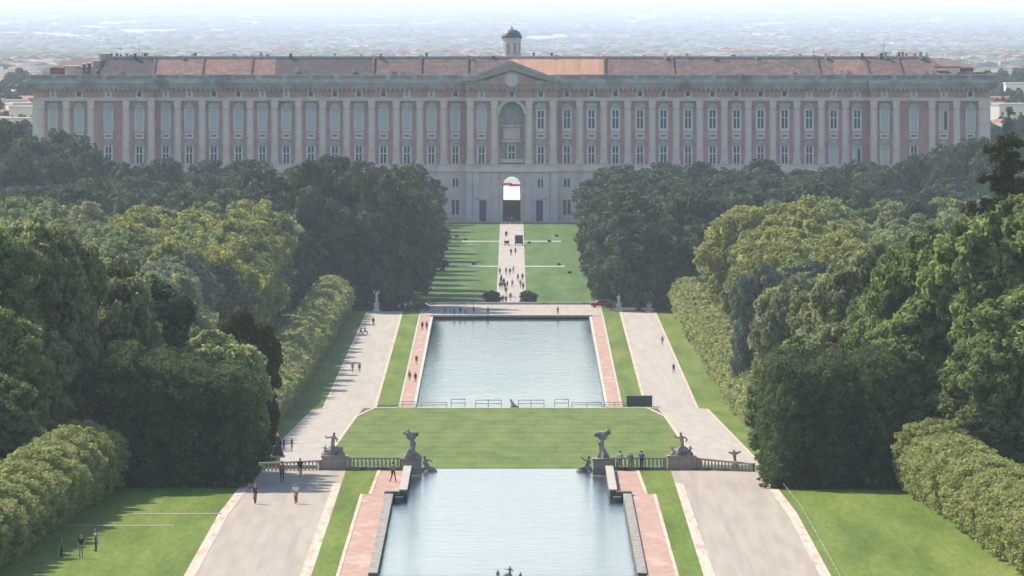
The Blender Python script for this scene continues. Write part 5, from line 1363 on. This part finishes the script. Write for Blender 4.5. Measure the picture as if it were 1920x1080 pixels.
def house(x, y, rz, k, label, group, sc=1.0, win=True):
    r = empty('house', (x, y, zg(y)), rz); r.scale = (sc,)*3; tag(r, label, 'house', group)
    for nm, me in zip(('wall', 'roof', 'windows'), HS[k]):
        if nm == 'windows' and not win: continue
        o = bpy.data.objects.new(nm if nm != 'windows' else 'window_grid', me); COL.objects.link(o); o.parent = r
R2 = random.Random(21); nh = [0, 0]
KINDW = ['cream hipped roof', 'white flat roofed', 'low pink', 'long yellow', 'tall cream flat roofed', 'small white', 'long pink roofed', 'yellow flat roofed']
cand = []
for i in range(290):
    y = 3500*(1.9**R2.random()) if i < 200 else R2.uniform(6500, 9500)
    left = R2.random() < .55
    px = R2.uniform(-25, 66) if left else R2.uniform(1852, 1945)
    cand.append((y, left, px))
cand.sort()
for y, left, px in cand:
    j = 0 if left else 1; nh[j] += 1; k = R2.randrange(8)
    house(CAMX+(px-VX)*y/F, y, R2.uniform(-.5, .5), k, f'{KINDW[k]} house, {nth(nh[j])} nearest behind the {"left" if left else "right"} end of the palace', f'town houses beyond the {"left" if left else "right"} end of the palace', R2.uniform(.6, .85)*(1 if y < 4600 else .5), y < 5000)
nh = 0
for y, px in sorted((R2.uniform(12000, 26000), R2.uniform(0, 1920)) for _ in range(0)):
    k = R2.choice([3, 6, 1]); nh += 1
    house(CAMX+(px-VX)*y/F, y, R2.uniform(-.3, .3), k, f'{KINDW[k]} building, {nth(nh)} nearest on the hazy plain above the palace roof', 'pale buildings scattered on the hazy plain', R2.uniform(.8, 1.5), False)
# trees among the houses
TT = make_tree('town_tree', 700, 'town', 12, 6, .1, 30, 1.6, 30, .8, k=5)
for side, a, b_ in (('left', -30, 70), ('right', 1850, 1950)):
    sp = sorted((3150*(1.7**R2.random()), R2.uniform(a, b_)) for _ in range(26))
    for i, (y, px) in enumerate(sp):
        put_tree(TT, (CAMX+(px-VX)*y/F, y, zg(y)), R2.uniform(0, 6), R2.uniform(.8, 1.4), f'dark tree among houses, {nth(i+1)} nearest beyond the {side} palace corner', f'trees among the houses beyond the {side} palace corner', parts=False, name='town_tree')
# far off woods and town of the plain, too many and too small to count
R3 = random.Random(31)
mb = MB()
for k in range(1100):
    y = 6500*(8.2**R3.random()); x = R3.uniform(-.05, .05)*y; z = zg(y); n = R3.randrange(2, 7)
    for q_ in range(n):
        w = R3.uniform(8, 22)*(y/9000)**.6; mb.ball((x+(q_-n/2)*w*1.1, y+R3.uniform(-15, 15), z+1), (w, w*.8, R3.uniform(3.5, 8)*(y/9000)**.35), 7, 4)
o = mb.build('distant_woods', mat('far_foliage', (.08, .11, .07), (.13, .16, .1), scale=.01)); tag(o, 'far off belts of trees fading into haze over the plain', kind='stuff')
mb = MB()
for c_ in range(120):
    yc_ = 7000*(6.5**R3.random()); xc = R3.uniform(-.052, .052)*yc_
    for k in range(R3.randrange(14, 44)):
        x, y = xc+R3.gauss(0, 45), yc_+R3.gauss(0, 260); z = zg(y); w, d, h = R3.uniform(4, 9)*(y/9000)**.5, R3.uniform(4, 8), R3.uniform(3, 8)*(y/9000)**.3; t = R3.choice([0, 0, 1])
        mb.box(x-w, x+w, y-d, y+d, z-2, z+h, t)
        if R3.random() < .6: mb.prism([(x-w-.3, z+h), (x+w+.3, z+h), (x, z+h+w*.35)], y-d, y+d, 2)
o = mb.build('distant_town', [mat('far_wall_cream', (.55, .48, .38)), mat('far_wall_white', (.68, .66, .62)), mat('far_tiles', (.42, .2, .13))]); tag(o, 'far off pale houses scattered in clusters over the hazy plain', kind='stuff')
# far hills
mb = MB(); Rh = random.Random(4); n = 90; y0 = 56000
prev = None
for k in range(n+1):
    x = -4500+9000*k/n; f = k/n
    h = 10+26*max(0, math.sin(f*2.4+.35))**2+3*math.sin(f*21)+2*math.sin(f*47+1)
    cur = [(x, y0-3000, zg(y0-3000)-5), (x, y0-1200, zg(y0)+h*.55), (x, y0, zg(y0)+h), (x, y0+2500, zg(y0+2500)-5)]
    if prev:
        for j in range(3): mb.poly([prev[j], cur[j], cur[j+1], prev[j+1]])
    prev = cur
struct('hills', mb, mat('hill_woods', (.08, .12, .07), (.16, .18, .1), scale=.004))
# ------------------------------------------------------------------ haze
hz = MB(); hz.box(-8990, 8990, -79, 59000, -600, 260)
hm = bpy.data.materials.new('haze'); hm.use_nodes = True; N = hm.node_tree.nodes; L = hm.node_tree.links
N.remove(N['Principled BSDF']); pv = N.new('ShaderNodeVolumePrincipled')
pv.inputs['Color'].default_value = (.76, .84, 1, 1); pv.inputs['Density'].default_value = 3.9e-5; pv.inputs['Anisotropy'].default_value = .2
L.new(pv.outputs[0], N['Material Output'].inputs['Volume'])
tag(hz.build('haze', hm), kind='stuff')
